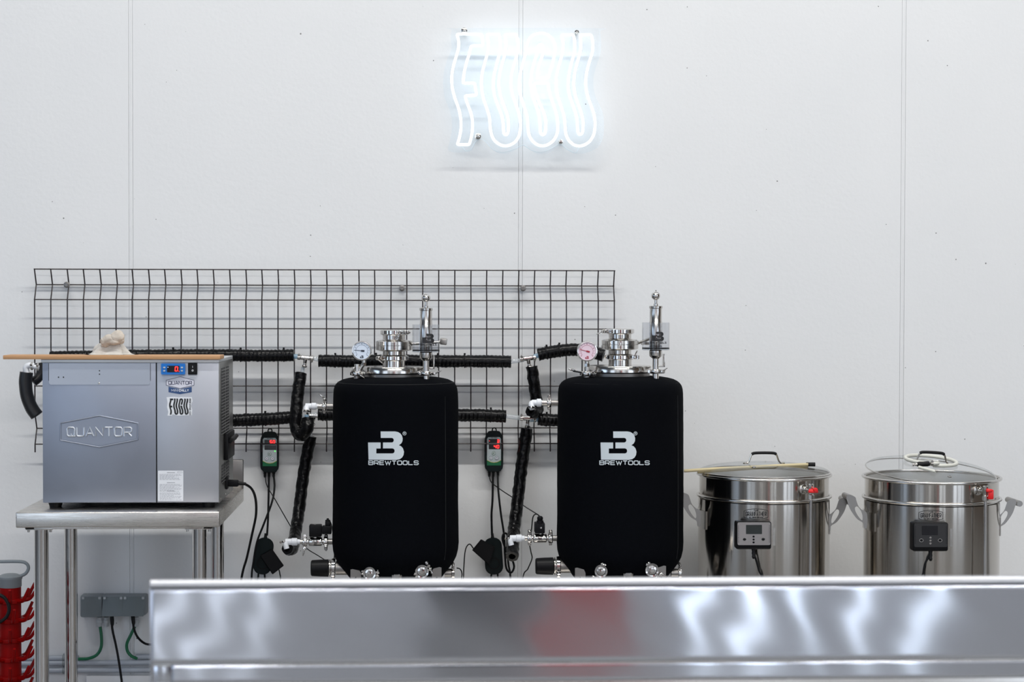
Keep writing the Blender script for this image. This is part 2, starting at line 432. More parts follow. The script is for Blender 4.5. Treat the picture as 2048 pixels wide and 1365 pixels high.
# ------------------------------------------------------------------ setting
def wall_material():
    m = bpy.data.materials.new('painted_concrete'); m.use_nodes = True; nt = m.node_tree; N = nt.nodes; L = nt.links; b = N['Principled BSDF']
    b.inputs['Roughness'].default_value = .62; b.inputs['Specular IOR Level'].default_value = .3
    g = N.new('ShaderNodeNewGeometry')
    n1 = N.new('ShaderNodeTexNoise'); n1.inputs['Scale'].default_value = 3.0; n1.inputs['Detail'].default_value = 5
    vo = N.new('ShaderNodeTexVoronoi'); vo.inputs['Scale'].default_value = 32
    wn = N.new('ShaderNodeTexNoise'); wn.inputs['Scale'].default_value = 5.0
    L.new(g.outputs['Position'], n1.inputs['Vector']); L.new(g.outputs['Position'], vo.inputs['Vector']); L.new(g.outputs['Position'], wn.inputs['Vector'])
    # pits: tiny discs at random voronoi cells
    sep = N.new('ShaderNodeSeparateColor'); L.new(vo.outputs['Color'], sep.inputs[0])
    rr = N.new('ShaderNodeMapRange'); rr.inputs['From Min'].default_value = .80; rr.inputs['From Max'].default_value = 1
    rr.inputs['To Min'].default_value = 0; rr.inputs['To Max'].default_value = .075
    L.new(sep.outputs[0], rr.inputs[0])
    hf = N.new('ShaderNodeTexNoise'); hf.inputs['Scale'].default_value = 260; L.new(g.outputs['Position'], hf.inputs['Vector'])
    hm = N.new('ShaderNodeMath'); hm.operation = 'MULTIPLY_ADD'; hm.inputs[1].default_value = .10; hm.inputs[2].default_value = -.05; L.new(hf.outputs[0], hm.inputs[0])
    ad = N.new('ShaderNodeMath'); ad.operation = 'ADD'; L.new(vo.outputs['Distance'], ad.inputs[0]); L.new(hm.outputs[0], ad.inputs[1])
    lt = N.new('ShaderNodeMath'); lt.operation = 'LESS_THAN'; L.new(ad.outputs[0], lt.inputs[0]); L.new(rr.outputs[0], lt.inputs[1])
    base = N.new('ShaderNodeMix'); base.data_type = 'RGBA'; base.inputs[6].default_value = (.745, .755, .765, 1); base.inputs[7].default_value = (.795, .80, .805, 1)
    L.new(n1.outputs[0], base.inputs[0])
    pm = N.new('ShaderNodeMix'); pm.data_type = 'RGBA'; pm.inputs[7].default_value = (.20, .20, .20, 1)
    L.new(lt.outputs[0], pm.inputs[0]); L.new(base.outputs[2], pm.inputs[6]); L.new(pm.outputs[2], b.inputs['Base Color'])
    n2 = N.new('ShaderNodeTexNoise'); n2.inputs['Scale'].default_value = 70; n2.inputs['Detail'].default_value = 6; L.new(g.outputs['Position'], n2.inputs['Vector'])
    sm = N.new('ShaderNodeMath'); sm.operation = 'SUBTRACT'; L.new(n2.outputs[0], sm.inputs[0]); L.new(lt.outputs[0], sm.inputs[1])
    bp = N.new('ShaderNodeBump'); bp.inputs['Distance'].default_value = .0011; bp.inputs['Strength'].default_value = .5
    L.new(sm.outputs[0], bp.inputs['Height']); L.new(bp.outputs[0], b.inputs['Normal'])
    return m
WALLM = wall_material()
JOINT = mat('joint_filler', (.76, .775, .78), .6, bump=.0006, bscale=120, bstretch=(1, 1, .3))
X0, X1, YB, ZC = -7.0, 8.2, YBK, 5.7
wb = box(NB(), (X0, .012, 0), (X1, .16, ZC)); wall = struct('wall_back', wb, JOINT)
seam = U(1041, 400, 0).x
pw = (U(1806, 400, 0).x-U(262, 400, 0).x)/2
xs = [seam+k*pw for k in range(-6, 7)]
xs = [X0]+[x for x in xs if X0+.2 < x < X1-.2]+[X1]
for a, b in zip(xs, xs[1:]):
    p = obj('wall_panel', box(NB(), (a+.0062, 0, .0), (b-.0062, .0115, ZC), .0006, 1), WALLM, wall)
for x in xs[1:-1]:       # trowelled filler strip in each joint
    obj('joint_strip', box(NB(), (x-.0058, .0003, 0), (x+.0058, .0115, ZC), .0005, 1), WALLM, wall)
    obj('joint_bead', box(NB(), (x-.0008, -.0003, 0), (x+.0012, .002, ZC), .0002, 1), WALLM, wall)
FLOORM = mat('painted_concrete_floor', (.20, .20, .20), .45, bump=.0004, bscale=8, var=.15, vscale=2)
PLASTER = mat('hall_wall_paint', (.58, .59, .63), .7, var=.04)  # wall tone made up for the counter to mirror
struct('floor', box(NB(), (X0, YB, -.1), (X1, 0, 0)), FLOORM)
struct('ceiling', box(NB(), (X0, YB, ZC), (X1, .16, ZC+.1)), mat('ceiling_sheet', (.40, .41, .42), .6))
struct('wall_left', box(NB(), (X0-.12, YB, 0), (X0, .16, ZC)), mat('dark_hall_paint', (.13, .135, .15), .7))  # dark colour made up to deepen the reflections in the steel
struct('wall_right', box(NB(), (X1, YB, 0), (X1+.12, .16, ZC)), mat('timber_cladding', (.12, .08, .05), .55, bump=.002, bscale=6, bstretch=(1, 6, 1), var=.3, vscale=3))  # brown made up so the kettles reflect a dark warm side
struct('wall_front', box(NB(), (X0, YB-.15, 0), (X1, YB, ZC)), PLASTER)
for i, (a, b) in enumerate(((-5.5, -2.65), (1.2, 2.4), (4.4, 8.0))):
    fr = NB(); 
    for x in (a, (a+b)/2-.03, b-.06): box(fr, (x, YB, 0), (x+.06, YB+.10, 3.9), .004)
    for z in (0, 1.9, 3.84): box(fr, (a, YB, z), (b, YB+.08, z+.06), .004)
    struct('window_%d' % (i+1), fr, mat('window_frame_grey', (.16, .17, .19), .4))  # unseen frames, made up to give the steel something to reflect
struct('door_1', box(NB(), (.50, YB, 0), (.92, YB+.08, 3.2), .01), mat('red_door_paint', (.55, .02, .02), .4))  # added red slab, made up for the red reflection in the counter
struct('door_2', box(NB(), (-.03, YB, 0), (.46, YB+.08, 3.2), .01), mat('grey_door_paint', (.045, .05, .06), .4))  # added dark slab in place of a person mirrored in the counter

def pz(px, py, Y): return U(px, py, Y).z

# ------------------------------------------------------------------ neon sign
NS = 380/1572.0
def nz(pts): return [(860+p[0]*NS, 20+p[1]*NS) for p in pts]
F_ = [(222, 200), (430, 200), (440, 295), (340, 298), (325, 365), (300, 440), (282, 520), (272, 605), (370, 605), (385, 705), (290, 710), (305, 765), (335, 840), (352, 910), (353, 980), (343, 1050), (325, 1115), (225, 1115), (246, 1050), (257, 980), (256, 900), (238, 815), (205, 730), (183, 645), (178, 560), (190, 475), (215, 390), (237, 315), (238, 255)]
U_ = [(470, 200), (572, 200), (584, 270), (578, 350), (552, 445), (530, 535), (521, 620), (534, 715), (568, 805), (598, 885), (607, 955), (608, 1008), (616, 1028), (628, 1034), (640, 1028), (647, 1005), (651, 940), (641, 865), (610, 785), (580, 700), (568, 615), (576, 525), (600, 435), (625, 350), (633, 275), (622, 200), (715, 200), (731, 270), (728, 340), (703, 430), (677, 520), (668, 605), (680, 695), (713, 785), (743, 880), (750, 970), (738, 1045), (705, 1095), (655, 1122), (615, 1127), (575, 1115), (535, 1085), (508, 1035), (497, 970), (493, 885), (468, 810), (437, 715), (424, 620), (430, 525), (455, 430), (481, 340), (485, 265)]
U2_ = [(1088, 205), (1188, 205), (1200, 275), (1196, 350), (1170, 440), (1150, 530), (1141, 620), (1152, 705), (1186, 795), (1213, 880), (1220, 950), (1222, 1005), (1230, 1026), (1242, 1032), (1256, 1025), (1265, 1000), (1268, 930), (1256, 860), (1228, 785), (1200, 705), (1189, 615), (1196, 525), (1218, 435), (1243, 350), (1250, 275), (1240, 205), (1335, 205), (1350, 275), (1345, 350), (1315, 440), (1293, 530), (1287, 615), (1300, 705), (1332, 790), (1360, 870), (1368, 955), (1356, 1035), (1322, 1090), (1275, 1120), (1230, 1128), (1190, 1118), (1150, 1085), (1125, 1035), (1118, 970), (1112, 885), (1086, 800), (1055, 710), (1042, 620), (1048, 530), (1073, 440), (1098, 350), (1103, 270)]
G_ = [(905, 192), (855, 205), (818, 240), (802, 290), (797, 345), (772, 430), (745, 530), (735, 620), (750, 715), (783, 810), (806, 890), (810, 980), (820, 1040), (848, 1088), (890, 1118), (930, 1127), (975, 1117), (1020, 1085), (1050, 1035), (1060, 970), (1052, 880), (1024, 790), (997, 715), (984, 655), (975, 606), (862, 606), (864, 650), (880, 705), (914, 785), (948, 865), (961, 935), (957, 1000), (949, 1026), (932, 1034), (918, 1026), (911, 1000), (911, 940), (902, 865), (875, 785), (846, 705), (833, 620), (838, 530), (857, 445), (884, 365), (890, 318), (898, 292), (917, 284), (936, 295), (941, 320), (932, 370), (908, 440), (892, 500), (886, 560), (983, 560), (995, 505), (1018, 425), (1038, 340), (1036, 290), (1015, 240), (975, 205), (940, 193)]
YN = -.052
sg = thing('neon_sign', 'lit white neon sign with wavy letters FUGU on clear acrylic, high on the wall', 'sign', U(1045, 320, -.03))
edge_l = [(215, 150), (180, 165), (172, 240), (178, 320), (140, 420), (115, 520), (108, 620), (120, 720), (155, 810), (180, 900), (180, 1000), (165, 1080), (160, 1172)]
edge_b = [(330, 1172), (365, 1130), (390, 1085), (425, 1072), (470, 1100), (520, 1155), (575, 1188), (650, 1188), (715, 1155), (770, 1125), (820, 1155), (880, 1190), (960, 1190), (1020, 1160), (1075, 1122), (1125, 1155), (1185, 1188), (1270, 1188), (1370, 1150), (1425, 1080), (1440, 970)]
edge_r = [(1432, 860), (1400, 780), (1365, 700), (1352, 620), (1358, 530), (1385, 440), (1412, 350), (1415, 260), (1405, 175), (1370, 150)]
outl = nz(edge_l+edge_b+edge_r)
outl = [(p.x, p.y) for p in cr([Vector((a, b, 0)) for a, b in outl], 4, True)]
obj('backing_plate', plate(NB(), [outl], flat(-.030), 0, .005), ACRYL, sg, 'clear acrylic backing plate with scalloped lower edge')
for nm, pl in (('F', F_), ('U', U_), ('G', G_), ('U', U2_)):
    p3 = [U(a, b, YN) for a, b in nz(pl)]
    q = []          # round the bends lightly but keep corners
    n = len(p3)
    for i in range(n):
        a, b, c = p3[i-1], p3[i], p3[(i+1) % n]
        r_ = min((a-b).length, (c-b).length)*.3
        r_ = min(r_, .004) if (a-b).normalized().dot((c-b).normalized()) > -.6 else r_
        pa = b+(a-b).normalized()*r_; pc = b+(c-b).normalized()*r_
        for t in (0, .5, 1): q.append(pa*(1-t)**2+b*2*t*(1-t)+pc*t*t)
    obj('letter_tube', tube(NB(), q, .0040, 8, closed=True), NEON, sg, 'glowing tube bent to a letter ' + nm)
for a, b, r_ in ((283, 170, 5.5), (1215, 182, 3.8), (397, 1045, 5.5), (1083, 1088, 4)):
    (px, py), = nz([(a, b)]); s = sc(px, -.04)
    c = U(px, py, -.040)
    bmh = rev(NB(), (c.x, 0.0, c.z), (0, -1, 0), [(r_*s*.7, 0), (r_*s*.7, .033), (r_*s*1.15, .034), (r_*s*1.1, .040), (r_*s*.5, .043), (0, .043)], 14)
    obj('standoff_bolt', bmh, STEEL, sg)
wire = [(265, 1130), (300, 1168), (340, 1150), (372, 1095), (420, 1068), (465, 1095), (520, 1155), (600, 1180), (690, 1155), (770, 1118), (830, 1155), (910, 1180), (980, 1160), (1075, 1112), (1140, 1155), (1205, 1182), (1228, 1145)]
obj('sign_wire', tube(NB(), cr([U(a, b, -.036) for a, b in nz(wire)], 4), .0008, 5), mat('thin_clear_wire', (.75, .85, .9), .3), sg)

# ------------------------------------------------------------------ wire grid panel on the wall
YM = -.0386
gp = thing('wire_grid_panel', 'dark welded wire mesh panel fixed flat to the wall behind the vessels', 'mesh panel', U(650, 900, YM))
rows_px = [538.5, 569.5, 599.5, 657, 772.5, 858.5, 889]
rows_z = [pz(70, y, YM) for y in rows_px]
ROWY = [YM, YM+.0255, YM, YM, YM, YM+.0255, YM]
xl, xr = U(70, 700, YM).x, U(1228, 700, YM).x
ncol = 37
def kinkY(z):
    for k in (1, 5):
        dz = rows_z[k-1]-rows_z[k] if k == 1 else (rows_z[5]-rows_z[6])
        a = abs(z-rows_z[k])/dz
        if a < 1: return YM+.0255*(1-a)
    return YM
zt, zb_ = rows_z[0]+.0015, pz(70, 905, YM)
zz = sorted(set([zt]+[rows_z[i] for i in range(7)]+[rows_z[1]+.010, rows_z[1]-.010, rows_z[5]+.010, rows_z[5]-.010, rows_z[5]+(rows_z[5]-rows_z[6]), zb_]), reverse=True)
RW = .0021
for i in range(ncol):
    x = xl+(xr-xl)*i/(ncol-1)
    j = rnd.uniform(-.0006, .0006)
    obj('wire', tube(NB(), [(x+j, kinkY(z)-RW*1.3, z) for z in zz], RW, 6), WIRE, gp)
for z, y in zip(rows_z, ROWY):
    obj('wire', tube(NB(), [(xl-.003, y+RW*.6, z), (xr+.003, y+RW*.6, z-.0)], RW, 6), WIRE, gp)
for px, py in ((134, 570), (804, 577), (1046, 577)):
    c = U(px, py, -.02)
    b_ = rev(NB(), (c.x, 0, c.z), (0, -1, 0), [(.0045, 0), (.0045, .022), (.0095, .0225), (.0095, .025), (.0055, .026), (.0052, .031), (0, .031)], 12)
    obj('mounting_bolt', b_, DULL, gp)

# ------------------------------------------------------------------ steel table and chiller
YT0, YT1 = -.742, -.13
tl, tr_ = U(31, 1026, YT0), U(439, 1023, YT0)
ztop = (tl.z+tr_.z)/2; zap = pz(235, 1056, YT0)
tb = thing('steel_table', 'small stainless steel table with round tube legs under the chiller', 'table', ((tl.x+tr_.x)/2, (YT0+YT1)/2, 0))
obj('tabletop', box(NB(), (tl.x, YT0, zap), (tr_.x, YT1, ztop), .0035, 3), BRUSHV, tb)
obj('upstand', box(NB(), (tl.x, YT1-.022, ztop-.004), (tr_.x, YT1, ztop+.085), .003, 2), DULL, tb)
obj('under_frame', box(box(box(NB(), (tl.x+.02, YT0+.02, zap-.006), (tr_.x-.02, YT0+.045, zap), .001), (tl.x+.02, YT0+.02, zap-.006), (tl.x+.045, YT1-.02, zap), .001), (tr_.x-.045, YT0+.02, zap-.006), (tr_.x-.02, YT1-.02, zap), .001), BRUSHV, tb)
for px, Y in ((83, -.70), (142, -.19), (399, -.70), (435, -.19)):
    c = U(px, 1200, Y); r_ = .0192
    lg = obj('leg', rev(NB(), (c.x, Y, 0), (0, 0, 1), [(.014, .0), (.02, .01), (.02, .05), (r_, .055), (r_, zap-.002)], 28), POLISH, tb)
    fb = NB()
    box(fb, (c.x-.035, Y-.03, zap-.0075), (c.x+.035, Y+.03, zap-.0055), .001)
    for dx in (-.029, .029): rev(fb, (c.x+dx, Y-.02, zap-.014), (0, 0, 1), [(.0035, 0), (.0035, .008)], 8)
    obj('leg_flange', fb, STEEL, tb)
sp = [(U(83, 1200, -.70).x, -.70), (U(142, 1200, -.19).x, -.19), (U(399, 1200, -.70).x, -.70), (U(435, 1200, -.19).x, -.19)]
YC0, YC1 = -.672, -.345
a = U(86, 1007, YC0); b = U(438, 1005, YC0)
cz0, cz1 = a.z, pz(262, 719, YC0); cx0, cx1 = a.x, b.x; xm = U(313, 900, YC0).x
ch = thing('glycol_chiller', 'grey metal glycol chiller box with embossed QUANTOR logo standing on the steel table', 'chiller', ((cx0+cx1)/2, (YC0+YC1)/2, ztop))
obj('body', box(NB(), (cx0+.002, YC0+.004, cz0), (cx1-.001, YC1, cz1-.006), .002), CHILL, ch)
obj('front_panel', box(NB(), (cx0, YC0-.001, cz0+.001), (xm-.001, YC0+.004, cz1-.008), .0015), CHILL, ch)
obj('control_panel', box(NB(), (xm+.0015, YC0-.001, cz0+.002), (cx1, YC0+.004, cz1-.008), .0015), mat('galvanised_light', (.50, .515, .56), .42, .7, rvar=.15), ch)
obj('top_lid', box(NB(), (cx0-.003, YC0-.006, cz1-.009), (cx1+.001, YC1, cz1), .0015), mat('lid_sheet', (.66, .68, .70), .4, .6), ch)
fF = flat(YC0-.001)
cov = NB(); plate(cov, [[(98, 727), (300, 727), (300, 767)]+[(297, 770), (101, 770), (98, 767)]], fF, 0, .0016)
cv = obj('access_cover', cov, CHILL2, ch, smooth=False)
hb = NB()
for x, y, r_ in ((117, 755, 1.5), (127, 755, 1.5), (199, 742, 1.4), (199, 749, 1.4)): plate(hb, [circ(x, y, r_, 10)], fF, .0014, .0019)
plate(hb, [[(97, 727), (98, 727), (98, 762), (97, 762)]], fF, 0, .0006); plate(hb, [[(300.5, 727), (301.5, 727), (301.5, 762), (300.5, 762)]], fF, 0, .0006)
obj('screw_hole', hb, PRINTB, cv)
s_ = U(198, 767, YC0-.0026); obj('cover_screw', ball(NB(), s_, .0028, (1, .5, 1)), STEEL, cv)
lip = NB(); box(lip, (xm-.0012, YC0-.0004, cz0), (xm+.0014, YC0+.003, cz1-.009)); obj('panel_gap', lip, RUBBER, ch, smooth=False)
# side panel with its louvres
sd = obj('side_panel', box(NB(), (cx1-.001, YC0+.004, cz0), (cx1+.0015, YC1, cz1-.009), .0005), SIDE, ch)
def yside(px): # px 438..464 -> depth along the side
    t = (px-438)/26.0; return YC0+(YC1-YC0)*t*.98
def slots(py0, py1, n, name):
    g = NB()
    for i in range(n):
        z = cz1-.012-(cz1-cz0)*((py0-722)/283.0)-(cz1-cz0)*((py1-py0)/283.0)*i/n
        for y0, y1 in ((yside(441.5), yside(445)), (yside(446), yside(449)), (yside(450.5), yside(456))):
            box(g, (cx1+.0012, y0, z), (cx1+.0021, y1, z-.0052))
    obj(name, g, PRINTB, sd, smooth=False, kind='stuff')
    h = NB()
    for i in range(n):
        z = cz1-.012-(cz1-cz0)*((py0-722)/283.0)-(cz1-cz0)*((py1-py0)/283.0)*i/n
        box(h, (cx1+.001, yside(441), z-.0058), (cx1+.0042, yside(456.5), z-.0066), rot=Matrix.Rotation(.5, 3, 'Y'))
    obj('louvre_blade', h, mat('blade_sheet', (.16, .16, .16), .4, .8), sd, smooth=False, kind='stuff')
slots(732, 865, 22, 'vent_slot'); slots(925, 962, 6, 'vent_slot')
g = NB(); zs = cz1-(cz1-cz0)*((873-722)/283.0)
box(g, (cx1, yside(446), zs-.075), (cx1+.014, yside(459), zs), .004); sock = obj('side_socket', g, PLAST, ch)
g = NB(); box(g, (cx1+.014, yside(447), zs-.03), (cx1+.024, yside(458), zs-.012), .003, rot=Matrix.Rotation(.6, 3, 'Y')); obj('socket_flap', g, RUBBER, sock)
for p_, zq in ((440, 1001), (449, 992), (458, 983)):
    z = cz1-(cz1-cz0)*((zq-722)/283.0)-.002
    obj('side_screw', ball(NB(), (cx1+.002, yside(p_), cz0+.008), .0026, (.6, 1, 1)), STEEL, sd)
for px in (112, 143, 330, 418):
    c = U(px, 1000, YC0+.05)
    obj('rubber_foot', rev(NB(), (c.x, YC0+(.045 if px in (112, 418) else .24), ztop), (0, 0, 1), [(.016, 0), (.016, .002), (.021, cz0-ztop+.001)], 16), RUBBER, ch)
# embossed hexagon badge and letters
def emb(pts, wd, name, parent):
    g = NB()
    q = [U(x, y, YC0-.0015) for x, y in pts]
    tube(g, q, wd*sc(200, YC0), 8, closed=True); return obj(name, g, CHILL, parent)
hexo = [(121, 847), (199, 832), (276, 847), (276, 880), (199, 895), (121, 881)]
bd = emb([(p.x, p.y) for p in resample(hexo, 6)], 1.6, 'embossed_frame', ch)
hx = [(119+0, 846), (199, 831), (278, 846), (278, 881), (199, 897), (119, 882)]
g = NB(); plate(g, [[(124, 849), (199, 835), (273, 849), (273, 878), (199, 892), (124, 879)]], fF, 0, .0006); obj('badge_field', g, CHILL, ch, smooth=False)
g = NB(); text(g, 'QUANTOR', 133, 854, 264, 874.5, 4.0, fF, 0, .0032, gap=.26)
g.clear(); x_ = 134.5; k_ = (263-134.5)/(7+.3*6)
for ch_ in 'QUANTOR':
    for ln in GL[ch_]: tube(g, [U(x_+p[0]*k_, 873-p[1]*17.5, YC0-.0012) for p in ln], 2.2*sc(200, YC0), 8)
    x_ += 1.3*k_
obj('embossed_lettering', g, mat('embossed_sheet', (.62, .65, .70), .36, .75), ch, 'raised metal letters reading QUANTOR')  # letters lighter than their sheet: highlights of the relief put into the colour
# control unit
g = NB(); plate(g, [rrect(322, 727.5, 370.5, 749.5, 2)], fF, 0, .010); cu = obj('control_unit', g, BLUEP, ch, 'blue digital thermostat with red digits')
g = NB(); plate(g, [rrect(334, 732, 359, 745, 1)], fF, .0098, .0106); obj('display_window', g, SCREEN, cu, smooth=False)
g = NB(); digits(g, '0', 350, 734.2, 5.0, 8.5, 8, 1.8, fF, .0106, .0112); plate(g, [circ(357.8, 743, .9, 8)], fF, .0106, .0112); obj('display_digit', g, REDLED, cu, smooth=False)
g = NB(); plate(g, [circ(336, 735, .8, 8)], fF, .0106, .0112); obj('status_light', g, BLULED, cu)
for x, y in ((328.5, 735.5), (328.5, 742), (363.8, 735.5), (363.8, 742)):
    g = NB(); plate(g, [circ(x, y, 2.3, 12, 1.7)], fF, .0098, .0116); obj('push_button', g, GREYL, cu)
g = NB(); plate(g, [rrect(376, 726.5, 394.5, 749.5, 1)], fF, 0, .006); rk = obj('rocker_switch', g, PLAST, ch)
g = NB(); plate(g, [rrect(378.5, 729, 392, 747, 1)], fF, .006, .0085); rr2 = obj('rocker', g, RUBBER, rk)
g = NB(); stroke(g, [(385.2, 732.5), (385.2, 736)], .7, fF, .0085, .0089); stroke(g, circ(385.2, 741.5, 1.5, 12), .7, fF, .0085, .0089, True)
obj('switch_marking', g, PAPER, rk, smooth=False)
g = NB(); plate(g, [rrect(378, 751, 392, 755, .3)], fF, 0, .0004); obj('small_tag', g, PAPER, ch, smooth=False)
# logo sticker
g = NB(); plate(g, [[(332.5, 761), (360, 754), (388, 761), (388, 771), (360, 777.5), (332.5, 771)]], fF, 0, .0005); st = obj('hexagon_sticker', g, mat('sticker_white', (.70, .70, .78), .4), ch, 'white and blue hexagon sticker reading QUANTOR MINICHILLY', smooth=False)
g = NB(); stroke(g, [(332.5, 761), (360, 754), (388, 761), (388, 771), (360, 777.5), (332.5, 771)], .9, fF, .0004, .0008, True)
text(g, 'QUANTOR', 337, 763, 383.5, 769.5, 1.15, fF, .0005, .0009, gap=.3); obj('sticker_print', g, PRINTN2, st, smooth=False)
g = NB(); plate(g, [[(337, 774), (360, 779), (383.5, 774), (383.5, 785), (360, 789), (337, 785)]], fF, 0, .0006); obj('sticker_banner', g, PRINTN, st, smooth=False)
g = NB(); text(g, 'MINI', 343, 779.2, 356.5, 783.4, .6, fF, .0006, .0009, gap=.4); text(g, 'CHILLY', 358.5, 779.2, 377, 783.4, 1.0, fF, .0006, .0009, gap=.45); obj('banner_lettering', g, PAPER, st, smooth=False)
# wavy word sticker
def fz(pts, x0=338.0, y0=797.3, kx=.0330, ky=.0352): return [(x0+(p[0]-178)*kx, y0+(p[1]-192)*ky) for p in pts]
g = NB(); so = [(333, 795), (348, 794), (356, 795), (364, 794.5), (384, 795), (385, 803), (382, 812), (384.5, 820), (384, 831), (371, 831.5), (361, 832), (352, 831.5), (345, 829), (344, 832), (335, 832), (336.5, 824), (334, 815), (335, 805)]
plate(g, [so], fF, 0, .0005); st = obj('wavy_sticker', g, PAPER, ch, 'white die-cut sticker with black wavy word FUGU BREWING CO', smooth=False)
g = NB()
for pl in (F_, U_, G_, U2_): plate(g, [fz(pl)], fF, .0005, .0009)
obj('sticker_lettering', g, PRINTB, st, smooth=False)
def rotmap(x, y):  # runs downwards
    return lambda u, v, d: U(x-(v-100), y+u, YC0-.001-d)
g = NB(); text(g, 'BREWING CO', 0, 100, 32, 103.0, .7, rotmap(381.6, 798), .0005, .0009, gap=.45); obj('sticker_side_text', g, PRINTB, st, smooth=False)
# info sheet
g = NB(); plate(g, [[(316, 942), (366.5, 942), (366.5, 1002.5), (316, 1002.5)]], fF, 0, .0005); st = obj('instruction_sheet', g, PAPER, ch, 'white paper sheet of small printed instructions', smooth=False)
g = NB(); rr_ = random.Random(3)
y = 946
for blk in ((948, 10), (968, 9), (985, 9)):
    stroke(g, [(334, blk[0]-2), (350, blk[0]-2)], 1.0, fF, .0005, .0008)
    for k in range(blk[1] if blk[0] != 948 else 7):
        yy = blk[0]+1.4+k*1.75
        if yy > 1000.5: break
        x = 319.0
        while x < 362:
            l = rr_.uniform(2, 6); 
            if x+l > 363.5: break
            stroke(g, [(x, yy), (x+l, yy)], .55, fF, .0005, .0007); x += l+1.1
            if k % 4 == 3 and x > 345: break
stroke(g, rrect(355, 944, 364.5, 946.6, .8), .4, fF, .0005, .0007, True)
obj('sheet_print', g, mat('grey_print', (.28, .29, .33), .6), st, smooth=False, kind='stuff')
# side fittings on the left of the chiller
c = U(86, 738, YC0+.18)
g = NB(); rev(g, (cx0, YC0+.18, c.z), (-1, 0, 0), [(.011, 0), (.011, .006), (.008, .007), (.008, .018)], 14); obj('hose_outlet', g, STEEL, ch)
c2 = U(82, 834, YC0+.2)
g = NB(); rev(g, (cx0, YC0+.18, c2.z), (-1, 0, -.25), [(.009, 0), (.009, .006), (.0065, .007), (.0065, .018)], 14); obj('hose_outlet', g, STEEL, ch)

# board and cloth on the chiller
g = box(NB(), (U(5, 715, YC0-.02).x, YC0-.016, cz1), (U(440, 715, YC0-.02).x, YC0+.075, cz1+.0108), .0015)
bo = obj('wooden_board', g, WOOD); bo['label'] = 'long thin plywood board lying across the top of the chiller'; bo['category'] = 'board'
zb1 = cz1+.0108; YK = YC0+.045
cc = U(222, 700, YK)
clo = thing('cotton_cloth', 'crumpled off-white cotton cloth heaped on the wooden board', 'cloth', (cc.x, YK, zb1))
s = sc(222, YK)
g = NB()
prof = [(48, 712.5, 1.4), (40, 711, 1.1), (33, 706, .8), (30, 700, .65), (26, 694, .45), (21, 688, .35), (17, 686, .3), (10, 690, .2), (0, 692, 0)]
n = 48; rows = []
for r_, py, _ in prof:
    z = max(zb1+.0004, U(222, py, YK).z-.0)
    row = []
    for i in range(n):
        a_ = 2*PI*i/n
        k = 1+.16*math.sin(a_*5+py*.09)+.12*noise.noise(Vector((math.cos(a_)*2, math.sin(a_)*2, py*.08)))
        k2 = .42 if r_ > 20 else .6
        row.append(g.verts.new((cc.x+(math.cos(a_)*r_*k-(r_*.10 if math.cos(a_) < 0 else 0))*s, YK-.0+math.sin(a_)*r_*k*s*k2, z+(0 if r_ > 38 else .002*math.sin(a_*6+r_*.3)))))
    rows.append(row)
for p_, q_ in zip(rows, rows[1:]):
    for i in range(n): g.faces.new((p_[i], p_[(i+1) % n], q_[(i+1) % n], q_[i]))
g.faces.new(rows[-1]); g.faces.new(rows[0])
obj('knitted_skirt', g, TOWEL, clo, 'ribbed knit lower fold', angle=80)
g = NB()
for px, py, r_, sx, sz, an in ((234, 675, 13.5, 1.05, 1.0, .2), (220, 679, 12, 1.3, .85, -.3), (209, 685, 9, 1.15, .9, .8), (228, 683, 12, 1.4, .6, .1), (243, 683, 7, .9, .8, -.5), (205, 691, 4.5, .9, .9, 0)):
    p_ = U(px, py, YK-.016)
    ball(g, p_, r_*s, (sx, .9, sz), Matrix.Rotation(an, 3, 'Y'), 26)
for v in g.verts:
    nv = noise.noise(v.co*70); n2 = noise.noise(v.co*170+Vector((5, 1, 3)))
    d_ = (v.co-Vector((cc.x, YK, U(222, 680, YK).z))).normalized()
    v.co += d_*(nv*.005+n2*.0022)
obj('bunched_top', g, TOWEL2, clo, 'stained bunched upper folds', angle=80)

